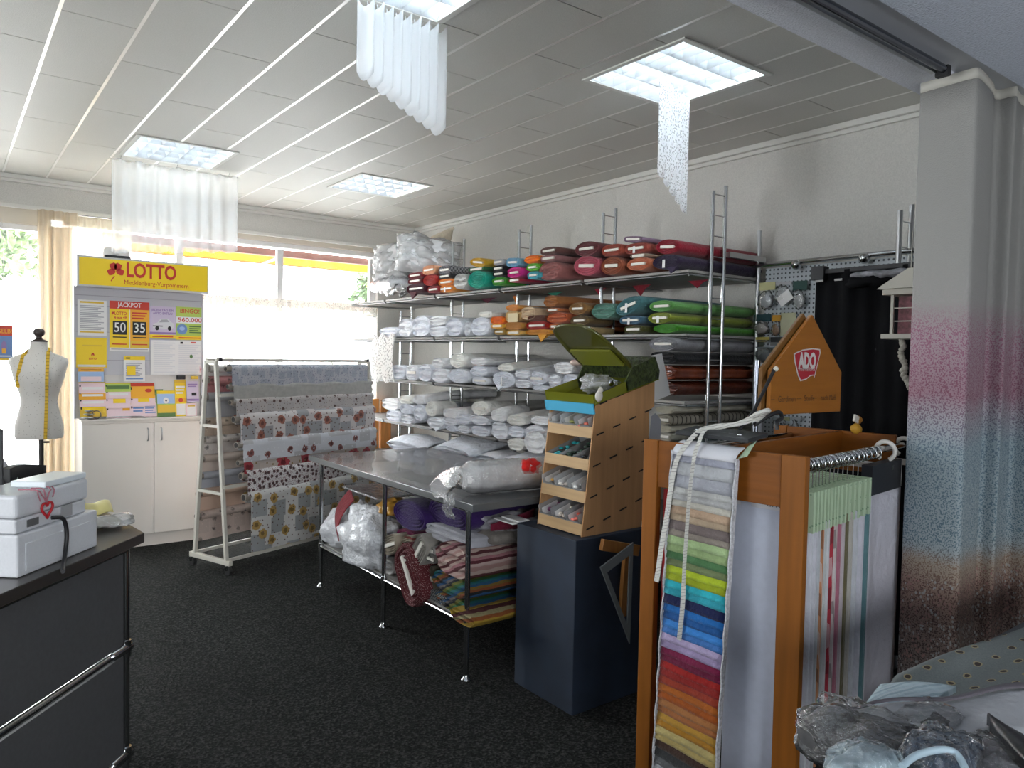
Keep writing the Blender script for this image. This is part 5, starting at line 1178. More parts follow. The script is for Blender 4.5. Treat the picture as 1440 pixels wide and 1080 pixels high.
# ================================================================== PEDESTAL AND NOTIONS DISPLAY
NAVY = mat('pedestal_navy', (.012, .022, .042), .65, nz=(6, .2))
solo(MB().box(2.215, 2.67, 2.42, 2.845, 0, .788), 'pedestal', NAVY, 'dark navy box pedestal carrying the wooden notions display', 'pedestal', bev=.004)
solo(MB().box(2.20, 2.24, 2.86, 3.02, .7755, .7815).box(2.235, 2.30, 2.855, 3.0, .782, .79), 'card_strip', WHITEPAPER, 'white card strip sticking out behind the navy pedestal', 'card')
PLY = wood('plywood_tan', (.47, .26, .12), .6, 2, .12); PLYL = wood('plywood_light', (.50, .33, .17), .55, 1, .12)
nd = thing('notions_display', 'wooden notions display with four open trays on the navy pedestal', 'display', (2.45, 2.62, .788))
FB, FT = (2.277, .789), (2.345, 1.382)      # front edge (x, z) at the bottom and top
BT, BB = (2.733, 1.486), (2.640, .789)
Y0, Y1 = 2.452, 2.768
side = [FB, (2.66, .789), (2.735, 1.05), (2.735, 1.20), (2.70, 1.225), (2.70, 1.345), (2.735, 1.37), BT, FT]
def fx(z): return FB[0]+(FT[0]-FB[0])*(z-FB[1])/(FT[1]-FB[1])
for y in (Y0, Y1-.006):
    MB().prism([(x, y, z) for x, z in side], (0, .006, 0)).build('side_panel', PLY, nd)
sl = MB()
for i in range(5):
    z0 = .815+.142*i
    for j in range(4):
        x0 = fx(z0)+.025+.105*j; z = z0+.032*j+.004
        if x0+.05 > 2.73: continue
        sl.bar((x0, Y0-.0006, z), (x0+.046, Y0-.0006, z+.013), .0016, .0068, up=(0, 0, 1))
sl.build('slot_joint', mat('slot_black', (.012, .01, .008), .8), nd)
for i in range(4):
    z0 = .80+.146*i
    MB().prism([(fx(z0)+.004, Y0+.007, z0), (2.70, Y0+.007, z0+.13), (2.70, Y0+.007, z0+.136), (fx(z0)+.004, Y0+.007, z0+.006)], (0, Y1-Y0-.014, 0)).build('tray_floor', PLY, nd)
    MB().prism([(fx(z0)-.001, Y0+.0065, z0-.006), (fx(z0)+.005, Y0+.0065, z0-.006), (fx(z0+.044)+.005, Y0+.0065, z0+.044), (fx(z0+.044)-.001, Y0+.0065, z0+.044)], (0, Y1-Y0-.013, 0)).build('tray_lip', PLYL, nd)
MB().box(2.66, 2.666, Y0+.007, Y1-.007, .80, 1.36).build('back_panel', PLY, nd)
MB().prism([(FT[0], Y0+.007, FT[1]-.018), (BT[0]-.01, Y0+.007, BT[1]-.02), (BT[0]-.01, Y0+.007, BT[1]-.014), (FT[0], Y0+.007, FT[1]-.012)], (0, Y1-Y0-.014, 0)).build('top_shelf', PLY, nd)
BOXM = thin('box_clear', (.82, .84, .86), .34, 1.0, .1, .3)
cols = {0: [((.12, .006, .07), 'dark purple'), ((.6, .52, .45), 'beige'), ((.75, .12, .08), 'coral red')], 1: [((.45, .24, .03), 'ochre'), ((.62, .55, .5), 'cream'), ((.5, .5, .48), 'grey')], 2: [((.01, .30, .33), 'turquoise'), ((.02, .05, .03), 'black-green'), ((.05, .06, .07), 'black')], 3: [((.2, .22, .24), 'empty grey'), ((.5, .5, .18), 'yellow-green'), ((.75, .2, .14), 'orange pink')]}
rown = {0: 'lowest', 1: 'second lowest', 2: 'third', 3: 'topmost'}
for i in range(4):
    z0 = .80+.146*i; n = 3; w = (Y1-Y0-.03)/n
    for k, (c, nm) in enumerate(cols[i]):
        yb = Y1-.012-w*k; ya = yb-w+.006; x0 = fx(z0)+.014
        t = thing('notions_box', 'clear plastic box with %s notions in the %s tray of the wooden display' % (nm, rown[i]), 'box', (x0, (ya+yb)/2, z0+.012), 'clear boxes in the notions display')
        sl_ = .13/(2.70-fx(z0)); up = V((-sl_, 0, 1)).normalized(); ax = V((1, 0, sl_)).normalized()
        o = V((x0, 0, z0+.0125)); L = .22; h = .075 if i != 2 else .035
        def q(a, y, b): p = o+ax*a+up*b; return (p.x, y, p.z)
        bx_ = MB(); th = .0015
        for (a0, a1, y0_, y1_, b0, b1) in ((0, L, ya, yb, 0, th), (0, L, ya, ya+th, 0, h), (0, L, yb-th, yb, 0, h), (0, th, ya, yb, 0, h*.55), (L-th, L, ya, yb, 0, h)):
            c_ = (V(q(a0, y0_, b0))+V(q(a1, y1_, b1)))/2; bx_.obox(c_, ax*(a1-a0)/2, V((0, (y1_-y0_)/2, 0)), up*(b1-b0)/2)
        bx_.build('clear_box', BOXM, t)
        ct2 = MB(); rs = random.Random(i*10+k); m_ = mat('notion_%d%d' % (i, k), c, .45); m2 = mat('notion_b%d%d' % (i, k), [min(1, x*1.6+.06) for x in c], .4)
        for r in range(22):
            a = .008+rs.random()*(L-.05); y = ya+.016+rs.random()*(yb-ya-.032); b = .012+rs.random()*h*.38
            p = q(a, y, b); ct2.ball(p, .013, .012, .007, 8, 5, mi=r % 2)
        ct2.build('contents', [m_, m2], t)
        if i != 2:
            c_ = V(q(.03, (ya+yb)/2, h*.5)); MB().obox(c_+V((.03, (yb-ya)*.36, .0)), ax*.05, V((0, .0006, 0)), up*h*.40).build('divider_card', WHITEPAPER, t)
# green case with its lid up, tilted forward on the display
gc = thing('green_case', 'open olive green case tilted on top of the notions display', 'case', (2.5, 2.6, 1.40))
GR = thin('case_olive', (.25, .26, .02), .85, .6, .15, .35); GRD = mat('case_camouflage', (.035, .05, .012), .4, nz=(60, .9), bp=(90, .4))
gx = V((BT[0]-FT[0], 0, BT[1]-FT[1])).normalized(); gz = V((-gx.z, 0, gx.x)); gy = V((0, 1, 0))
o = V((FT[0]-.008, Y0-.012, FT[1]-.006)); GL, GW, GH = .43, Y1-Y0+.03, .085
def gp(a, b, c): return o+gx*a+gy*b+gz*c
def gbox(mb, a0, a1, b0, b1, c0, c1, mi=0): return mb.obox(gp((a0+a1)/2, (b0+b1)/2, (c0+c1)/2), gx*(a1-a0)/2, gy*(b1-b0)/2, gz*(c1-c0)/2, mi)
bs = MB(); gbox(bs, 0, GL, 0, GW, .010, .014); gbox(bs, 0, .004, .01, GW, .014, .055); gbox(bs, 0, GL*.55, GW-.004, GW, .014, .06)
bs.prism([gp(0, 0, .014), gp(GL*.5, 0, .014), gp(GL*.5, 0, .06), gp(0, 0, .05)], (0, .004, 0))
bs.build('base', GR, gc)
bk = MB()
bk.prism([gp(GL*.48, 0, .014), gp(GL, 0, .014), gp(GL+.015, 0, .05), gp(GL, 0, .125), gp(GL*.62, 0, .115), gp(GL*.48, 0, .06)], (0, .008, 0))
bk.prism([gp(GL*.5, GW-.008, .014), gp(GL, GW-.008, .014), gp(GL, GW-.008, .125), gp(GL*.62, GW-.008, .115), gp(GL*.5, GW-.008, .06)], (0, .008, 0))
gbox(bk, GL-.008, GL, .008, GW-.008, .014, .125); bk.build('case_end', GRD, gc)
hinge = gp(GL*.62, GW/2, .118); ld = V((-.60, .04, .46)).normalized(); ln = gy.cross(ld).normalized(); lr = .30
def lp(a, b): return hinge+ld*a+gy*b
rim = []
prof_l = [(0, -GW*.46), (.05, -GW*.48), (.16, -GW*.46), (.25, -GW*.40), (.295, -GW*.26), (.305, 0), (.295, GW*.26), (.25, GW*.40), (.16, GW*.46), (.05, GW*.48), (0, GW*.46)]
lid = MB(); pts = smooth_path([tuple(lp(a, b)) for a, b in prof_l], 40)
lid.tube(pts, .009, 8)
lid.prism([p-ln*.0 for p in pts], ln*.004); lid.build('lid', thin('case_olive_lid', (.12, .12, .012), .78, .7, .15, .35), gc)
MB().prism([lp(.02, -GW*.40)-ln*.003, lp(.13, -GW*.40)-ln*.003, lp(.13, GW*.40)-ln*.003, lp(.02, GW*.40)-ln*.003], -ln*.012).build('lid_pocket', mat('case_pocket', (.16, .17, .015), .4), gc)
MB().ball(gp(GL*.40, .06, .062), .016, .006, .016, 14, 8).build('latch', CHROME, gc)
MB().ball(gp(.02, -.008, .045), .022, .010, .026, 14, 8).ball(gp(.03, -.014, .07), .014, .008, .014, 10, 8).build('flower_clip', mat('clip_white', (.62, .58, .52), .6), gc)
t = thing('blister_pack', 'clear blister packs lying inside the open green case', 'packet', tuple(gp(.16, .16, .02)))
MB().ball(gp(.17, .14, .055), .10, .06, .04, 34, 20, amp=.5, fr=26, seed=21).build('blister', WRAP, t)
MB().ball(gp(.17, .14, .045), .07, .045, .02, 16, 10, amp=.3, fr=20, seed=22).build('contents', mat('blister_grey', (.42, .44, .42), .5), t)
t = solo(MB().obox(gp(-.012, GW/2, -.008), gx*.004, gy*(GW/2-.004), gz*.024), 'blue_label', mat('label_cyan', (.06, .40, .62), .5), 'bright blue label strip along the front of the green case', 'label')
ps = thing('hang_tag', 'white hang tag fixed at the back edge of the notions display', 'tag', (2.74, Y0-.01, 1.2))
MB().prism([(2.700, Y0-.004, 1.20), (2.78, Y0-.004, 1.19), (2.782, Y0-.004, 1.30), (2.74, Y0-.004, 1.335), (2.712, Y0-.004, 1.32)], (0, .002, 0)).build('card', mat('tag_grey', (.34, .35, .38), .5), ps)
# leaning wooden frame leg and metal triangle beside the pedestal
wl = thing('wooden_easel', 'wooden L-shaped piece leaning beside the navy pedestal', 'easel', (2.5, 2.3, 0))
a, b = at(880, 757, y=2.36), at(868, 970, y=2.33)
fl_ = at(867, 968, z=.002)
MB().bar((at(883, 775, y=2.37).x, 2.37, at(883, 775, y=2.37).z), tuple(fl_), .05, .022, up=(0, 1, 0)).build('leg', wood('easel_brown', (.30, .13, .035), .5), wl, bev=.002)
p, q = at(846, 766, y=2.372), at(897, 774, y=2.372)
MB().bar(p, (q.x, 2.372, q.z), .022, .05).build('top_bar', wood('easel_brown', (.30, .13, .035), .5), wl, bev=.002)
tg = thing('metal_triangle', 'grey metal triangle frame leaning in front of the wooden easel piece', 'frame', (2.4, 2.2, .3))
T1, T2, T3 = at(845, 798, y=2.31), at(891, 763, y=2.31), at(886, 905, y=2.25)
tm = MB()
for p, q in ((T1, T2), (T2, T3), (T3, T1)): tm.bar(p, q, .012, .026, up=(0, 1, 0))
def inset(P, k):
    c = sum(P, V((0, 0, 0)))/3; return [p+(c-p)*k for p in P]
MB().add([], [])
P = [T1, T2, T3]; Q = inset(P, .30); tm2 = MB()
for i in range(3):
    j = (i+1) % 3; tm2.prism([P[i], P[j], Q[j], Q[i]], (0, .008, 0))
tm2.build('triangle', mat('triangle_grey', (.13, .145, .15), .5, .3), tg)

# ================================================================== SAMPLE STAND
OAK = wood('stand_beech', (.235, .078, .009), .5, 2, .14); OAKH = wood('stand_beech_h', (.21, .066, .007), .5, 1, .14); OAKX = wood('stand_beech_x', (.19, .058, .006), .5, 0, .14)
X0, X1, YN, YF, ZT = 2.0, 2.955, 1.204, 1.779, 1.32
STH = math.radians(7.0); STC, STS = math.cos(STH), math.sin(STH)     # the stand is turned a little
before_stand = set(bpy.data.objects)
st = thing('sample_stand', 'beech wood stand holding curtain sample panels on rings', 'stand', (2.45, 1.49, 0))
for x in (X0, X1):
    for y0, y1 in ((YN, YN+(.076 if x == X0 else .028)), (YF-.057, YF)):
        MB().box(x, x+.03, y0, y1, .03, ZT).build('post', OAK, st, bev=.003)
    MB().box(x+.006, x+.024, YN+.077, YF-.058, ZT-.16, ZT-.001).build('end_rail', OAKH, st, bev=.002)
    MB().box(x+.004, x+.026, YN+.077, YF-.058, .05, .17).build('bottom_rail', OAKH, st, bev=.002)
    for y in (YN+.04, YF-.03): MB().box(x-.04, x+.07, y-.035, y+.035, .0, .029).build('foot', OAK, st, bev=.003)
MB().box(X0+.031, X1-.001, 1.483, 1.505, ZT-.11, ZT-.002).build('divider', OAKX, st, bev=.002)
MB().box(X0+.031, X1-.001, 1.483, 1.505, .06, .17).build('bottom_beam', OAKX, st, bev=.002)
RY, RZ = 1.255, 1.283
MB().tube([(X0+.031, RY, RZ), (X1-.001, RY, RZ)], .0125, 14).build('near_rod', CHROME, st)
MB().tube([(X0+.031, 1.70, RZ), (X1-.001, 1.70, RZ)], .0125, 14).build('far_rod', CHROME, st)
# panels on the near rod: header card, cloth, ring
def near_x(u, v=760, y=1.215):
    p = at(u, v, y=1.0); t_ = p.y/p.x; dy = y-YN
    return X0+(t_*(X0-STS*dy)-YN-STC*dy)/(STS-t_*STC)
MINT = specks('header_mint', (.41, .53, .36), (.22, .34, .22), 60, .2)
PANELS = [(1142, (.52, .53, .58), 'pale grey sheer', 0), (1147.5, (.50, .50, .55), 'white sheer with sprigs', 0), (1152, (.42, .44, .47), 'grey sheer', 0), (1157, (.45, .20, .10), 'brown striped', 1), (1162, (.46, .48, .48), 'silver', 0), (1166, (.55, .55, .57), 'white', 0), (1171, (.40, .03, .05), 'red', 1), (1175, (.52, .45, .44), 'blush', 1), (1180, (.36, .13, .18), 'dusky pink', 0), (1186, (.45, .40, .42), 'pale mauve', 0), (1191, (.13, .115, .06), 'olive brown', 0), (1198, (.42, .40, .36), 'taupe', 0), (1204, (.50, .52, .56), 'ice white', 0), (1212, (.52, .52, .58), 'lilac white', 0), (1219, (.10, .20, .22), 'petrol', 0)]
for k, (u, c, nm, pat) in enumerate(PANELS):
    x = near_x(u); nx = near_x(PANELS[k+1][0]) if k+1 < len(PANELS) else x+.04
    t = thing('curtain_sample', '%s curtain sample with mint header, %s along the rod' % (nm, ['first', 'second', 'third', 'fourth', 'fifth', 'sixth', 'seventh', 'eighth', 'ninth', 'tenth', 'eleventh', 'twelfth', 'thirteenth', 'fourteenth', 'fifteenth'][k]), 'curtain sample', (x, 1.33, .3), 'curtain samples on the stand')
    w = max(.004, (nx-x)*.5)
    m = fab(c) if not pat else stripes('panel_stripe_%d' % k, [c, [q*.6+.25 for q in c], c, [q*.5 for q in c]], (1, 0, .15), 30)
    MB().grid(lambda a, b: (x+.004*math.sin(a*9+k)+.012*b*(k % 3-1)*0, 1.215+.20*a, .33+.775*b), 8, 6, thick=(w*.7, 0, 0)).build('cloth', m, t)
    MB().box(x-.001, x+w*.9, 1.213, 1.42, 1.08, 1.205).build('header', MINT, t)
    MB().tube([(x+w*.4, 1.255+.019*math.sin(q_), 1.283+.0-.017+.019*math.cos(q_)+.012) for q_ in [2*PI*j/14 for j in range(15)]], .0022, 6).tube([(x+w*.4, 1.255, 1.258), (x+w*.4, 1.256, 1.205)], .0018, 6).build('ring', CHROME, t)
xs_ = [near_x(1224+3.3*k, 650) for k in range(9)]
WX0, WX1 = near_x(1222, y=1.235), near_x(1259, y=1.235)
t = thing('curtain_sample', 'white embossed sample with black header at the far end of the rod', 'curtain sample', (2.5, 1.3, .3), 'curtain samples on the stand')
EMB = mat('panel_embossed', (.52, .51, .57), .5, bp=(16, .8), coat=.2)
MB().grid(lambda a, b: (WX0+(WX1-WX0)*a+.006*math.sin(a*8), 1.235+.01*math.sin(a*5), .36+.80*b), 14, 8, thick=(0, .012, 0)).build('cloth', EMB, t)
MB().box(WX0-.02, WX1+.005, 1.225, 1.262, 1.135, 1.24).build('header', mat('header_black', (.012, .013, .018), .5), t)
MB().box(WX1-.006, WX1, 1.222, 1.226, 1.14, 1.235).build('chain', CHROME, t)
for k in range(13):
    x = 2.14+.045*k
    MB().tube([(x, RY+.021*math.sin(q_), RZ-.006+.021*math.cos(q_)) for q_ in [2*PI*j/16 for j in range(17)]], .0028, 6).build('ring', CHROME, t) if k > 8 else None
    if k <= 8:
        rg = solo(MB().tube([(x+.02, RY+.0215*math.sin(q_), RZ-.007+.0215*math.cos(q_)) for q_ in [2*PI*j/16 for j in range(17)]], .0026, 6), 'curtain_ring', CHROME, 'spare chrome curtain ring on the rod of the sample stand', 'ring', 'spare curtain rings on the rod')
for k, x in enumerate((near_x(1240, y=1.255), near_x(1266, y=1.255))):
    h = thing('clip_hanger', 'white plastic hanger hooked on the rod, %s the printed curtain' % ('farther from' if k == 0 else 'next to'), 'hanger', (x, RY, 1.2))
    MB().tube([(x, RY+.034*math.sin(q_), RZ-.008+.034*math.cos(q_)) for q_ in [PI*(-.85)+1.7*PI*j/18 for j in range(19)]], .008, 8).build('hook', mat('hanger_white', (.68, .66, .62), .45), h)
    MB().box(x-.01, x+.012, RY-.03, RY+.20, 1.205, 1.228).build('bar', mat('hanger_white', (.68, .66, .62), .45), h, bev=.003)
# white sample behind the near end rail and a red one
t = thing('curtain_sample', 'wide white sheer sample hanging between the swatch book and the near post', 'curtain sample', (2.03, 1.36, .2))
MB().grid(lambda a, b: (X0+.045+.004*math.sin(a*7), 1.283+.19*a, .20+.96*b), 10, 6, thick=(.003, 0, 0)).build('cloth', mat('sheer_sample', (.46, .49, .58), .7, nz=(40, .04)), t)
hdr = MB().box(X0+.042, X0+.049, 1.283, 1.47, 1.14, 1.172)
hdr.text('diva', (X0+.0415, 1.315, 1.158), (0, -1, 0), (0, 0, 1), .028, 1, 0, .0006, fit=.055)
hdr.build('header', [mat('sheer_header', (.45, .45, .48), .6), mat('ink_dark', (.05, .05, .06), .6)], t)
t = solo(MB().grid(lambda a, b: (X0+.045+.006*math.sin(a*5), 1.60+.118*a, .06+1.09*b), 8, 6, thick=(.003, 0, 0)), 'red_sample', fab((.36, .008, .01)), 'red sample cloth hanging inside the stand behind the far post', 'curtain sample')
for o in list(bpy.data.objects):
    if o not in before_stand and o.parent is None and 'label' in o.keys():
        l = o.location; dx, dy = l.x-X0, l.y-YN
        o.location = (X0+STC*dx-STS*dy, YN+STS*dx+STC*dy, l.z); o.rotation_euler.z = STH
# swatch book hung over the end rail
sb = thing('swatch_book', 'long swatch book of coloured cloth strips hanging over the end of the stand', 'swatch book', (1.95, 1.54, 1.34))
SWC = [((.30, .31, .37), 1), ((.40, .41, .43), 2), ((.34, .35, .39), 2), ((.42, .42, .41), 1), ((.36, .36, .36), 1), ((.42, .40, .35), 1), ((.40, .28, .19), 1.3), ((.38, .29, .20), 1), ((.15, .12, .115), 1.5), ((.22, .19, .16), 1), ((.33, .45, .22), 1.3), ((.26, .36, .16), 1.2), ((.06, .16, .06), 1.2), ((.14, .18, .08), 1.1), ((.37, .47, .02), 1.2), ((.27, .33, .01), 1.1), ((.02, .36, .43), 1.2), ((.02, .28, .35), 1.1), ((.005, .01, .06), 1.6), ((.01, .12, .38), 1.2), ((.01, .08, .26), 1.2), ((.04, .21, .58), 1.3), ((.05, .17, .46), 1), ((.44, .36, .56), 1.2), ((.34, .27, .45), 1.1), ((.19, .01, .055), 1.2), ((.14, .008, .04), 1), ((.32, .012, .01), 1.3), ((.26, .015, .012), 1.1), ((.30, .035, .015), 1.2), ((.38, .10, .01), 1.3), ((.34, .075, .006), 1.2), ((.38, .145, .045), 1.2), ((.35, .12, .035), 1), ((.45, .24, .03), 1.2), ((.38, .17, .01), 1), ((.45, .36, .14), 1.3), ((.38, .29, .1), 1), ((.045, .02, .012), 1.3), ((.03, .032, .034), 1.4), ((.10, .105, .11), 1.2), ((.26, .27, .29), 1.2), ((.36, .37, .39), 1)]
SA, SB_, SC_, SD = at(949, 622, x=1.941), at(1036, 640, x=1.941), at(921, 1070, x=1.894), at(1006, 1070, x=1.894)
def swx(z): return 1.941-.047*(1.33-z)/1.08
def swy(f, z):
    l = SA.y+(SC_.y-SA.y)*(SA.z-z)/(SA.z-SC_.z); r = SB_.y+(SD.y-SB_.y)*(SB_.z-z)/(SB_.z-SD.z); return l+(r-l)*f
tot = sum(w for _, w in SWC); z = 1.285; zb_ = .205; sc = (z-zb_)/tot
for k, (c, w) in enumerate(SWC):
    za = z; z -= w*sc
    def fn(a, b, za=za, zc=z, k=k):
        zz = zc-.004+(za-zc+.006)*b; off = -.0075+.007*b
        return (swx(zz)+off+.0022*math.sin(a*7+k), swy(a, zz), zz)
    MB().grid(fn, 10, 3, thick=(.0025, 0, 0)).build('swatch', fab(c), sb)
MB().grid(lambda a, b: (swx(.20+1.09*b)+.004, swy(a*1.05-.025, .20+1.09*b), .20+1.09*b), 6, 10, thick=(.005, 0, 0)).build('backing', mat('swatch_back', (.42, .42, .44), .8, nz=(60, .2)), sb)
for s_ in (-.018, 1.015):
    MB().grid(lambda a, b: (swx(.215+1.08*b)-.010+.003*math.sin(b*60), swy(s_+.022*a-.004, .2+1.08*b), .215+1.08*b), 3, 60, thick=(.014, 0, 0)).build('pinked_edge', mat('swatch_edge', (.45, .45, .47), .8, nz=(120, .3)), sb)
MB().grid(lambda a, b: (1.931+.05*(b**2), swy(a, 1.30), 1.285+.055*b-.012*b*b), 10, 5, thick=(.003, 0, -.003)).build('cover_sheet', mat('swatch_cover', (.58, .58, .62), .7), sb)
MB().grid(lambda a, b: (1.945+.06*b, 1.40-.035*a*(1-.3*b), 1.325+.012*a+.012*b-.03*(1-b)), 6, 5, thick=(.002, 0, .002)).build('page_corner', MINT, sb)
hd = MB(); h0, h1, h2, h3 = V((1.972, 1.672, 1.342)), V((2.075, 1.668, 1.356)), V((2.085, 1.388, 1.356)), V((1.975, 1.385, 1.342))
hd.prism([h0, h1, h2, h3], (0, 0, .014)); hd.build('header_clamp', mat('clamp_black', (.016, .018, .022), .4), sb, bev=.003)
for y in (1.61, 1.44): MB().ball((2.01, y, 1.362), .009, .009, .004, 12, 6).build('rivet', CHROME, sb)
hx_ = MB(); hx_.text('ADO', (2.028, 1.505, 1.3625), (0, -1, 0), (1, 0, .1), .028, 0, .0005, .0006); hx_.build('clamp_lettering', mat('print_silver', (.3, .31, .33), .4), sb)
# white measuring tape over the swatch book
TAPEW = stripes('tape_white', [(.56, .55, .51)]*7+[(.22, .21, .20)], (0, .35, 1), 95)
def on(u, v, x): return tuple(at(u, v, x=x))
ra_ = [(2.12, 1.45, 1.41), (2.09, 1.44, 1.42), (2.06, 1.48, 1.395), (2.02, 1.525, 1.378), (1.99, 1.575, 1.368), on(960, 632, 1.934), on(949, 656, 1.926), on(943, 690, 1.922), on(938, 725, 1.919), on(931, 765, 1.911), on(926, 800, 1.904), on(923, 818, 1.90)]
tw = thing('measuring_tape', 'white measuring tape draped over the swatch book', 'measuring tape', tuple(ra_[4]))
pp_ = smooth_path(ra_, 50)
ribbon(pp_, .018, .0012, [(-.5, -.3, .8)]*26+[(-.95, -.2, .1)]*25).build('long_end', TAPEW, tw)
r2 = smooth_path([(2.10, 1.43, 1.415), (2.05, 1.475, 1.392), (1.99, 1.55, 1.375), on(982, 625, 1.932), on(976, 645, 1.919), on(970, 690, 1.914), on(966, 740, 1.909), on(962, 800, 1.901), on(960, 850, 1.895), on(955, 900, 1.89)], 50)
nn = [(-.9, 0, .35) if k < 18 else ((-.15, -1, 0) if k < 40 else (-.9, -.35, 0)) for k in range(51)]
ribbon(r2, .015, .0012, nn).build('short_end', TAPEW, tw)
MB().tube(smooth_path([(2.105, 1.45, 1.40), (2.12, 1.43, 1.425), (2.10, 1.40, 1.44), (2.075, 1.42, 1.43), (2.09, 1.46, 1.41)], 16), .008, 8).build('knot', TAPEW, tw)
# house-shaped sign on a dark pole and arm
sgn = thing('house_sign', 'house-shaped wooden sign with a red emblem above the sample stand', 'sign', (2.45, 1.49, 1.32))
SW = wood('sign_beech', (.28, .10, .011), .45, 0, .1)
hp_ = [(2.226, 1.414), (2.678, 1.414), (2.678, 1.562), (2.468, 1.766), (2.230, 1.568)]
MB().prism([(x, 1.480, z) for x, z in hp_], (0, .016, 0)).build('board', SW, sgn, bev=.002)
MB().prism([(x-.018, 1.503, z+.006) for x, z in hp_], (0, .014, 0)).build('rear_board', wood('sign_dark', (.16, .075, .02), .5, 0, .1), sgn, bev=.002)
def at_s(u, v, y=1.4795): p = at(u, v, y=y); return p
emb = [(1116, 497.5), (1117, 508), (1121.5, 528), (1125, 536), (1133, 534), (1139, 529), (1144, 528), (1145, 531), (1148.5, 517), (1153.5, 496), (1153, 491), (1143, 489.5), (1129, 491.5), (1119, 495.5)]
def pads(k):
    cu, cv = 1134, 511; return [at_s(cu+(u-cu)*k, cv+(v-cv)*k) for u, v in emb]
e_ = MB(); e_.prism(pads(1.0), (0, -.0012, 0), 0); e_.prism([p-V((0, .0012, 0)) for p in pads(.92)], (0, -.0008, 0), 1)
c0 = at_s(1134.5, 508.5); e_.text('ADO', (c0.x, 1.4772, c0.z), X, Z, .075, 0, .004, .0005, fit=.112)
c1_ = at_s(1134, 519); e_.text('international', (c1_.x, 1.4772, c1_.z), X, Z, .022, 0, 0, .0005, fit=.10)
e_.build('emblem', [mat('emblem_white', (.55, .52, .5), .5), mat('emblem_red', (.36, .012, .025), .45)], sgn)
ln_ = MB(); a_, b_ = at_s(1084, 562), at_s(1176, 560)
for f0, f1 in ((0, .05), (.38, .44), (.62, .68), (.95, .99)): ln_.box(a_.x+(b_.x-a_.x)*f0, a_.x+(b_.x-a_.x)*f1, 1.4785, 1.4797, a_.z-.001, a_.z+.001)
ln_.text('Gardinen', (a_.x+.095, 1.4796, a_.z), X, Z, .03, 0, 0, .0006, fit=.105); ln_.text('Stoffe', (a_.x+.235, 1.4796, a_.z), X, Z, .03, 0, 0, .0006, fit=.065); ln_.text('nach Maß', (a_.x+.36, 1.4796, a_.z), X, Z, .03, 0, 0, .0006, fit=.10)
ln_.build('script_line', mat('script_brown', (.09, .035, .01), .6), sgn)
MB().tube([(2.222, 1.53, 1.212), (2.222, 1.53, 1.60)], .009, 10).build('pole', mat('gunmetal', (.16, .17, .2), .22, 1), sgn)
arm = thing('clamp_arm', 'thin black arm rising from the swatch book towards the house sign', 'arm', (2.12, 1.46, 1.37))
MB().tube([(2.055, 1.475, 1.375), (2.12, 1.47, 1.43), (2.235, 1.47, 1.575)], .006, 8).build('rod', BLACK, arm)
MB().tube(smooth_path([(2.10, 1.45, 1.39), (2.15, 1.43, 1.42), (2.19, 1.42, 1.43), (2.205, 1.42, 1.41), (2.17, 1.415, 1.40), (2.165, 1.41, 1.375)], 24), .007, 8).build('hook', BLACK, arm)
MB().ball((2.232, 1.465, 1.572), .009, .009, .009, 10, 8).build('knob', mat('knob_cream', (.6, .57, .5), .5), arm)
toy = thing('ornament', 'small yellow and white figure tied on the rear board of the sample stand', 'ornament', (2.70, 1.56, ZT))
tq = at(1206, 594, y=1.55)
MB().ball((tq.x-.01, 1.55, ZT+.012), .03, .02, .022, 14, 8, amp=.3, fr=30).build('body', mat('toy_yellow', (.5, .26, .02), .6), toy)
MB().ball((tq.x+.004, 1.55, ZT+.045), .02, .015, .018, 12, 8, amp=.3, fr=30, seed=3).build('head', mat('toy_amber', (.34, .14, .01), .6), toy)
MB().obox((tq.x-.022, 1.545, ZT+.052), V((.016, 0, -.006)), (0, .004, 0), V((.004, 0, .013))).build('wing', mat('toy_white', (.55, .52, .46), .6), toy)

# ================================================================== PEGBOARD WALL AND WHAT HANGS THERE
def pegb():
    m, nt, b = base('pegboard_grey'); vec = coords(nt)
    mp_ = nt.nodes.new('ShaderNodeSeparateXYZ'); nt.links.new(vec, mp_.inputs[0]); r2_ = None
    for k in (1, 2):
        f = math_n(nt, 'SUBTRACT', math_n(nt, 'FRACT', math_n(nt, 'MULTIPLY', mp_.outputs[k], 38)), .5); f = math_n(nt, 'MULTIPLY', f, f); r2_ = f if r2_ is None else math_n(nt, 'ADD', r2_, f)
    nt.links.new(mixc(nt, math_n(nt, 'LESS_THAN', r2_, .05), (.50, .54, .57), (.06, .07, .08)), b.inputs['Base Color']); b.inputs['Roughness'].default_value = .4; return m
solo(MB().box(3.975, 3.985, 1.35, 2.70, 0, 2.155).box(3.985, 4.088, 2.60, 2.64, .6, 2.1).box(3.985, 4.088, 1.40, 1.44, .6, 2.1), 'pegboard', pegb(), 'pale perforated pegboard on the wall behind the hanging packets', 'pegboard')
solo(MB().lathe([(.028, 0), (.028, 1.585), (.02, 1.585), (.02, 1.4)], (3.83, 2.63, 0), 18), 'paper_roll', mat('roll_white', (.62, .63, .66), .6), 'tall white roll standing on end at the edge of the pegboard', 'roll')
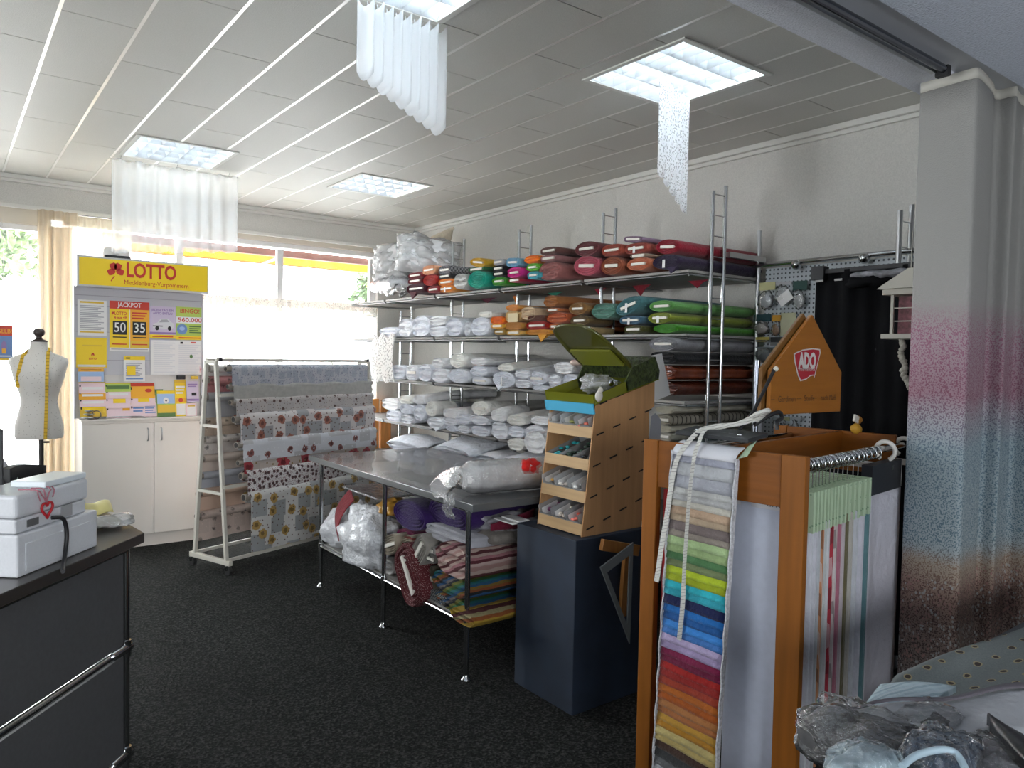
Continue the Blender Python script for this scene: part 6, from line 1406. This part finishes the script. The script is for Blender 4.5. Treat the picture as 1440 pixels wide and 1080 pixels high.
def packet(u0, v0, u1, v1, hc, cc_, lab, hf=.28, tilt=0, bubble=True, x=3.94):
    um = (u0+u1)/2; y1, y0 = at(u0, (v0+v1)/2, x=x).y, at(u1, (v0+v1)/2, x=x).y; z1, z0 = at(um, v0, x=x).z, at(um, v1, x=x).z
    t = thing('hanging_packet', lab, 'packet', (x, (y0+y1)/2, z0), 'packets on the pegboard')
    zh = z1-(z1-z0)*hf; hy, hz = (y1-y0)/2, (z1-z0)/2
    MB().box(x-.003, x, y0, y1, zh, z1).build('header_card', mat('packet_%s' % '_'.join(str(int(100*q)) for q in hc), hc, .5), t)
    MB().box(x+.0005, x+.034, (y0+y1)/2-.002, (y0+y1)/2+.002, z1-.012, z1-.008).build('peg_hook', CHROME, t)
    if bubble:
        zc_ = (zh+z0)/2
        MB().ball((x-.012, (y0+y1)/2, zc_), .016, hy*.95, (zh-z0)/2*1.02, 20, 14, amp=.35, fr=30, seed=u0).build('bag_film', FILM if sum(cc_) > .9 else CLEAR, t)
        MB().ball((x-.010, (y0+y1)/2, zc_-.1*(zh-z0)), .010, hy*.68, (zh-z0)/2*.72, 16, 10, amp=.5, fr=34, seed=u1).build('contents', mat('content_%s' % '_'.join(str(int(100*q)) for q in cc_), cc_, .5), t)
    else: MB().box(x-.006, x-.0035, y0, y1, z0, zh).build('card', mat('content_%s' % '_'.join(str(int(100*q)) for q in cc_), cc_, .5), t)
    return t
PK = [(1068, 397, 1090, 434, (.52, .50, .26), (.42, .44, .46), 'clear packet with a yellow header, top of the pegboard beside the post', .3), (1091, 396, 1113, 428, (.46, .46, .48), (.40, .41, .43), 'clear packet with a tilted white card at the top of the pegboard', .15), (1115, 395, 1135, 434, (.012, .06, .05), (.45, .46, .46), 'clear packet with a dark green header at the top of the pegboard', .34),
      (1060, 442, 1084, 470, (.010, .045, .055), (.36, .32, .30), 'packet of pale buttons under a teal header beside the post', .35), (1086, 443, 1099, 473, (.5, .25, .02), (.26, .12, .02), 'packet of amber beads behind the apex of the sign', .3), (1098, 440, 1119, 472, (.52, .51, .33), (.50, .49, .33), 'pale yellow card next to the amber beads', .3),
      (1062, 474, 1082, 482, (.42, .34, .08), (.42, .34, .08), 'thin yellow header below the packet of pale buttons', .5), (1084, 474, 1106, 486, (.02, .022, .025), (.2, .2, .2), 'black and white card below the amber beads', .6), (1063, 488, 1095, 511, (.22, .25, .26), (.24, .26, .27), 'large clear packet beside the sign roof', .1), (1059, 512, 1078, 532, (.012, .04, .032), (.34, .36, .4), 'packet with a dark green header at the height of the sign emblem', .45),
      (1062, 535, 1076, 552, (.3, .31, .33), (.2, .21, .22), 'grey packet lower on the pegboard by the white roll', .2), (1060, 555, 1078, 590, (.05, .05, .06), (.16, .14, .14), 'dark hanging packet low on the pegboard by the white roll', .3), (1086, 586, 1098, 640, (.3, .33, .34), (.26, .29, .3), 'tall clear packet under the sign, nearer the post', .1), (1100, 586, 1110, 640, (.36, .36, .2), (.3, .31, .22), 'tall yellowish packet under the sign', .1), (1112, 586, 1126, 640, (.34, .36, .37), (.28, .3, .31), 'tall grey packet under the sign beside the black drape', .1)]
for p in PK: packet(p[0], p[1], p[2], p[3], p[4], p[5], p[6], p[7], bubble='card' not in p[6].split(' with')[0])
tc = at(1103, 419, x=3.91)
solo(MB().obox((3.915, tc.y, tc.z), (.001, 0, 0), V((0, .05, -.035))*.75, V((0, .03, .045))*.6), 'price_card', WHITEPAPER, 'tilted white card in front of a clear packet on the pegboard', 'card', bev=.0)
# black drape on its own rail
bd_ = thing('black_drape', 'black cloth hanging from a black rail beside the pegboard', 'drape', (3.5, 1.85, 1.2))
BKC = mat('black_cloth', (.006, .006, .007), .95, sp=.1)
MB().grid(lambda a, b: (3.50+.012*math.sin(a*16)+.008*math.sin(a*41), 2.087-.62*a, .25+1.80*b), 60, 6, thick=(.012, 0, 0)).build('cloth', BKC, bd_)
MB().box(3.485, 3.52, 1.45, 2.09, 2.035, 2.058).build('rail', BLACK, bd_, bev=.003)
MB().box(3.47, 3.525, 2.03, 2.10, 2.005, 2.075).build('bracket', BLACK, bd_, bev=.005)
for y in (2.055, 1.955): MB().box(3.475, 3.483, y-.02, y+.02, 1.995, 2.005).build('clip', STEEL, bd_)
t = thing('cloth_bundle', 'grey patterned cloth lying over the top of the black drape', 'cloth', (3.45, 1.75, 2.0))
MB().ball((3.47, 1.74, 2.012), .035, .13, .022, 24, 10, amp=.5, fr=16, seed=31).build('cloth', mat('bundle_grey', (.2, .2, .22), .7, nz=(30, .5)), t)
MB().ball((3.47, 1.80, 1.985), .03, .12, .03, 24, 10, amp=.6, fr=20, seed=32).build('dark_edge', BKC, t)
# white wooden lantern and a strand of shells by the printed curtain
lt = thing('lantern', 'cream bird-house lantern hanging at the edge of the printed curtain', 'lantern', (3.2, 1.51, 1.71))
WL = mat('lantern_cream', (.46, .44, .38), .6)
ya, yb = at(1285, 430, x=3.2).y-.03, at(1257, 430, x=3.2).y
for y in (ya, yb):
    for x in (3.19, 3.27): MB().box(x-.006, x+.006, y-.006, y+.006, 1.72, 1.885).build('post', WL, lt)
lw = MB()
for z in (1.775, 1.83): lw.box(3.188, 3.192, ya, yb, z-.002, z+.002)
lw.build('wire', WL, lt)
MB().box(3.165, 3.29, ya-.02, yb+.035, 1.70, 1.722).build('base', WL, lt, bev=.003)
MB().box(3.165, 3.29, ya-.02, yb+.035, 1.885, 1.91).build('eaves', WL, lt, bev=.003)
MB().prism([(3.15, yb+.05, 1.91), (3.15, yb+.03, 1.925), (3.15, (ya+yb)/2-.02, 1.99), (3.15, ya-.03, 1.99), (3.15, ya-.03, 1.91)], (.15, 0, 0)).build('roof', WL, lt)
MB().box(3.21, 3.26, ya+.015, yb-.015, 1.723, 1.88).build('picture', mat('lantern_red', (.16, .05, .06), .6, nz=(40, .6)), lt)
MB().tube([(3.22, (ya+yb)/2, 1.99), (3.22, (ya+yb)/2, 2.15)], .002, 6).build('cord', WL, lt)
t = thing('shell_strand', 'strand of pale shells hanging below the cream lantern', 'garland', (3.2, 1.50, 1.5))
mb = MB(); rs = random.Random(3)
for k in range(16):
    f = k/15; p = at(1268+9*f*f+2*math.sin(k), 478+66*f, x=3.2); mb.ball(p, .012, .011+.004*rs.random(), .013, 10, 6, amp=.4, fr=40, seed=k)
mb.build('shells', mat('shell_pale', (.36, .34, .29), .6), t)
MB().tube([(3.2, at(1268, 470, x=3.2).y, 1.70), tuple(at(1277, 545, x=3.2))], .0015, 6).build('cord', WL, t)

# ================================================================== REMNANT TABLE AT THE NEAR CORNER
rt = thing('remnant_table', 'low table with cloth remnants in the near corner below the printed curtain', 'table', (2.3, .45, 0))
def motif():
    m, nt, b = base('cloth_grey_motif'); vec = coords(nt, 'Object', (1, 1, 1))
    v = nt.nodes.new('ShaderNodeTexVoronoi'); v.inputs['Scale'].default_value = 15; v.inputs['Randomness'].default_value = .25; v.voronoi_dimensions = '2D'
    vv = coords(nt, 'Object', (.75, 1.3, 1)); nt.links.new(vv, v.inputs['Vector'])
    w = math_n(nt, 'ADD', v.outputs['Distance'], math_n(nt, 'MULTIPLY', math_n(nt, 'SUBTRACT', tex_noise(nt, vec, 40, 2), .5), .22))
    c = mixc(nt, math_n(nt, 'LESS_THAN', w, .17), mixc(nt, tex_noise(nt, vec, 240, 1), (.10, .115, .115), (.19, .21, .205)), (.30, .25, .14))
    c = mixc(nt, math_n(nt, 'LESS_THAN', w, .115), c, (.035, .022, .016))
    nt.links.new(c, b.inputs['Base Color']); b.inputs['Roughness'].default_value = .85; return m
MB().box(1.42, 3.3, -.1, .84, .79, .815).build('table_top', mat('table_dark', (.05, .05, .055), .6), rt)
for x in (1.50, 3.2):
    for y in (-.05, .76): MB().box(x-.025, x+.025, y-.025, y+.025, 0, .79).build('leg', mat('table_dark', (.05, .05, .055), .6), rt)
q0, q1, q2_, q3_ = at(1262, 948, z=.86), at(1500, 856, z=.86), at(1500, 985, z=.86), at(1225, 1010, z=.86)
def quad(q, z=None):
    def f(u, v):
        p = q[0].lerp(q[1], u).lerp(q[3].lerp(q[2], u), v); return V((p.x, p.y, p.z if z is None else z))
    return f
qf = quad((q0, q1, q2_, q3_))
solo(MB().grid(lambda u, v: qf(u, v)+V((0, 0, .006*math.sin(u*7+v*3)+.004*math.sin(v*9))), 30, 16, thick=(0, 0, -.03)), 'folded_cloth', motif(), 'grey cloth with small dark motifs folded on the remnant table', 'cloth')
BLS = stripes('cloth_blue_stripe', [(.36, .45, .49), (.40, .49, .53), (.28, .36, .40), (.42, .5, .54)], (.25, 1, 0), 42)
q = [at(1238, 962, z=.895), at(1345, 965, z=.895), at(1290, 992, z=.895), at(1208, 996, z=.895)]
f1 = quad(q)
solo(MB().grid(lambda u, v: f1(u, v)+V((0, 0, .008*math.sin(u*PI)-.012*v*v)), 16, 10, thick=(0, 0, -.014)), 'folded_cloth', BLS, 'pale blue striped cloth in front of the grey motif cloth', 'cloth')
gw = [at(1205, 998, z=.91), at(1445, 968, z=.91), at(1450, 1030, z=.91), at(1220, 1012, z=.91)]
f2 = quad(gw)
solo(MB().grid(lambda u, v: f2(u, v)+V((0, 0, .006*math.sin(u*9)-.006*v)), 20, 8, thick=(0, 0, -.010)), 'folded_cloth', mat('cloth_grey_satin', (.34, .35, .37), .45, nz=(8, .15), bp=(20, .3)), 'silver grey cloth strip across the remnant table', 'cloth')
solo(MB().grid(lambda u, v: f2(u, v*.12-.03)+V((0, 0, .009+.006*math.sin(u*9))), 20, 2, thick=(0, 0, -.004)), 'cloth_edge', mat('edge_mauve_grey', (.10, .09, .105), .6), 'dark mauve edging along the silver grey cloth', 'cloth')
def pack(c, r, lab, m, seed, amp=.35, fr=14, wrap=True, sq=.8):
    t = thing('garment_packet', lab, 'packet', (c[0], c[1], .816), 'wrapped garments on the remnant table')
    MB().ball(c, r[0], r[1], r[2], 36, 20, amp=amp*.35, fr=fr, seed=seed, flat=c[2]-.8165, sq=.6).build('contents', m, t)
    if wrap: MB().ball((c[0], c[1], c[2]+.004), r[0]*1.08, r[1]*1.08, r[2]*1.15, 44, 26, amp=amp*.55, fr=fr*2.0, seed=seed+1, flat=c[2]-.8162, sq=.65).build('wrapper', thin('packet_film', (.85, .87, .9), .05, 1.2, .035, .3, bp=(38, 2.0)), t)
    return t
p1 = at(1208, 1042, z=.87); pack((p1.x, p1.y, .866), (.075, .10, .048), 'grey garment in crinkled clear wrap at the near end of the remnant table', mat('garment_grey', (.06, .06, .062), .6, nz=(20, .4)), 41)
p2_ = at(1300, 1032, z=.87); pack((p2_.x, p2_.y, .863), (.10, .055, .042), 'black garment in clear wrap behind the pale blue packets', mat('garment_black', (.012, .012, .013), .5), 44)
p3 = at(1205, 1082, z=.9); pack((p3.x, p3.y-.01, .88), (.075, .045, .052), 'pale blue garment in clear wrap at the bottom edge of the view', mat('garment_blue', (.40, .52, .58), .6), 47)
p4 = at(1325, 1075, z=.89); pack((p4.x, p4.y, .88), (.08, .05, .055), 'navy checked garment with a pale collar in clear wrap', check('garment_navy', (.015, .03, .06), (.03, .06, .11), 70), 50)
p5 = at(1330, 1060, z=.9)
solo(MB().tube(smooth_path([at(1268, 1078, z=.935), at(1290, 1062, z=.94), at(1325, 1054, z=.945), at(1345, 1060, z=.94), at(1358, 1082, z=.93)], 24), .006, 8), 'collar_trim', mat('collar_blue', (.36, .47, .54), .6), 'pale blue piping of the navy checked garment', 'trim')
p6 = at(1400, 1075, z=.885); pack((p6.x, p6.y-.01, .868), (.08, .08, .042), 'grey-mauve garment with a red seam in clear wrap', mat('garment_mauve', (.16, .155, .175), .7, nz=(60, .3)), 53)
q = [at(1388, 1005, z=.93), at(1445, 1035, z=.93), at(1460, 1090, z=.93), at(1392, 1018, z=.93)]
f3 = quad(q)
solo(MB().grid(lambda u, v: f3(u, v)+V((0, 0, .012*math.sin(v*PI))), 12, 8, thick=(0, 0, -.02)), 'black_cloth', mat('cloth_black_gloss', (.008, .009, .012), .35, bp=(12, .4)), 'black cloth hanging over the silver grey cloth at the border of the view', 'cloth')

# ================================================================== LIGHT
w = bpy.data.worlds.new('daylight'); SC.world = w; w.use_nodes = True
bg = w.node_tree.nodes['Background']; bg.inputs['Color'].default_value = (.93, .97, 1.0, 1); bg.inputs['Strength'].default_value = 11.0
for x0, x1 in (W1, W2):
    l = bpy.data.lights.new('window_daylight', 'AREA'); l.shape = 'RECTANGLE'; l.size = x1-x0-.1; l.size_y = WT-SILL-.1
    l.cycles.is_portal = True
    o = bpy.data.objects.new('window_daylight', l); C.objects.link(o); o.location = ((x0+x1)/2, YB+.2, (WT+SILL)/2); o.rotation_euler = (-PI/2, 0, 0)
l = bpy.data.lights.new('added_side_window_daylight', 'AREA'); l.shape = 'RECTANGLE'; l.size = W3[1]-W3[0]-.1; l.size_y = W3[3]-W3[2]-.1; l.cycles.is_portal = True  # portal for the added, unseen side window
o = bpy.data.objects.new('added_side_window_daylight', l); C.objects.link(o); o.location = (-3.80, (W3[0]+W3[1])/2, (W3[2]+W3[3])/2); o.rotation_euler = (PI/2, 0, -PI/2)
l = bpy.data.lights.new('added_front_window_daylight', 'AREA'); l.shape = 'RECTANGLE'; l.size = W4[1]-W4[0]-.1; l.size_y = W4[3]-W4[2]-.1; l.cycles.is_portal = True  # portal for the added window behind the camera
o = bpy.data.objects.new('added_front_window_daylight', l); C.objects.link(o); o.location = ((W4[0]+W4[1])/2, -3.40, (W4[2]+W4[3])/2); o.rotation_euler = (PI/2, 0, 0)
SC.view_settings.exposure = .92
for o in list(bpy.data.objects):
    if o.type == 'MESH' and not o.data.vertices: bpy.data.objects.remove(o)
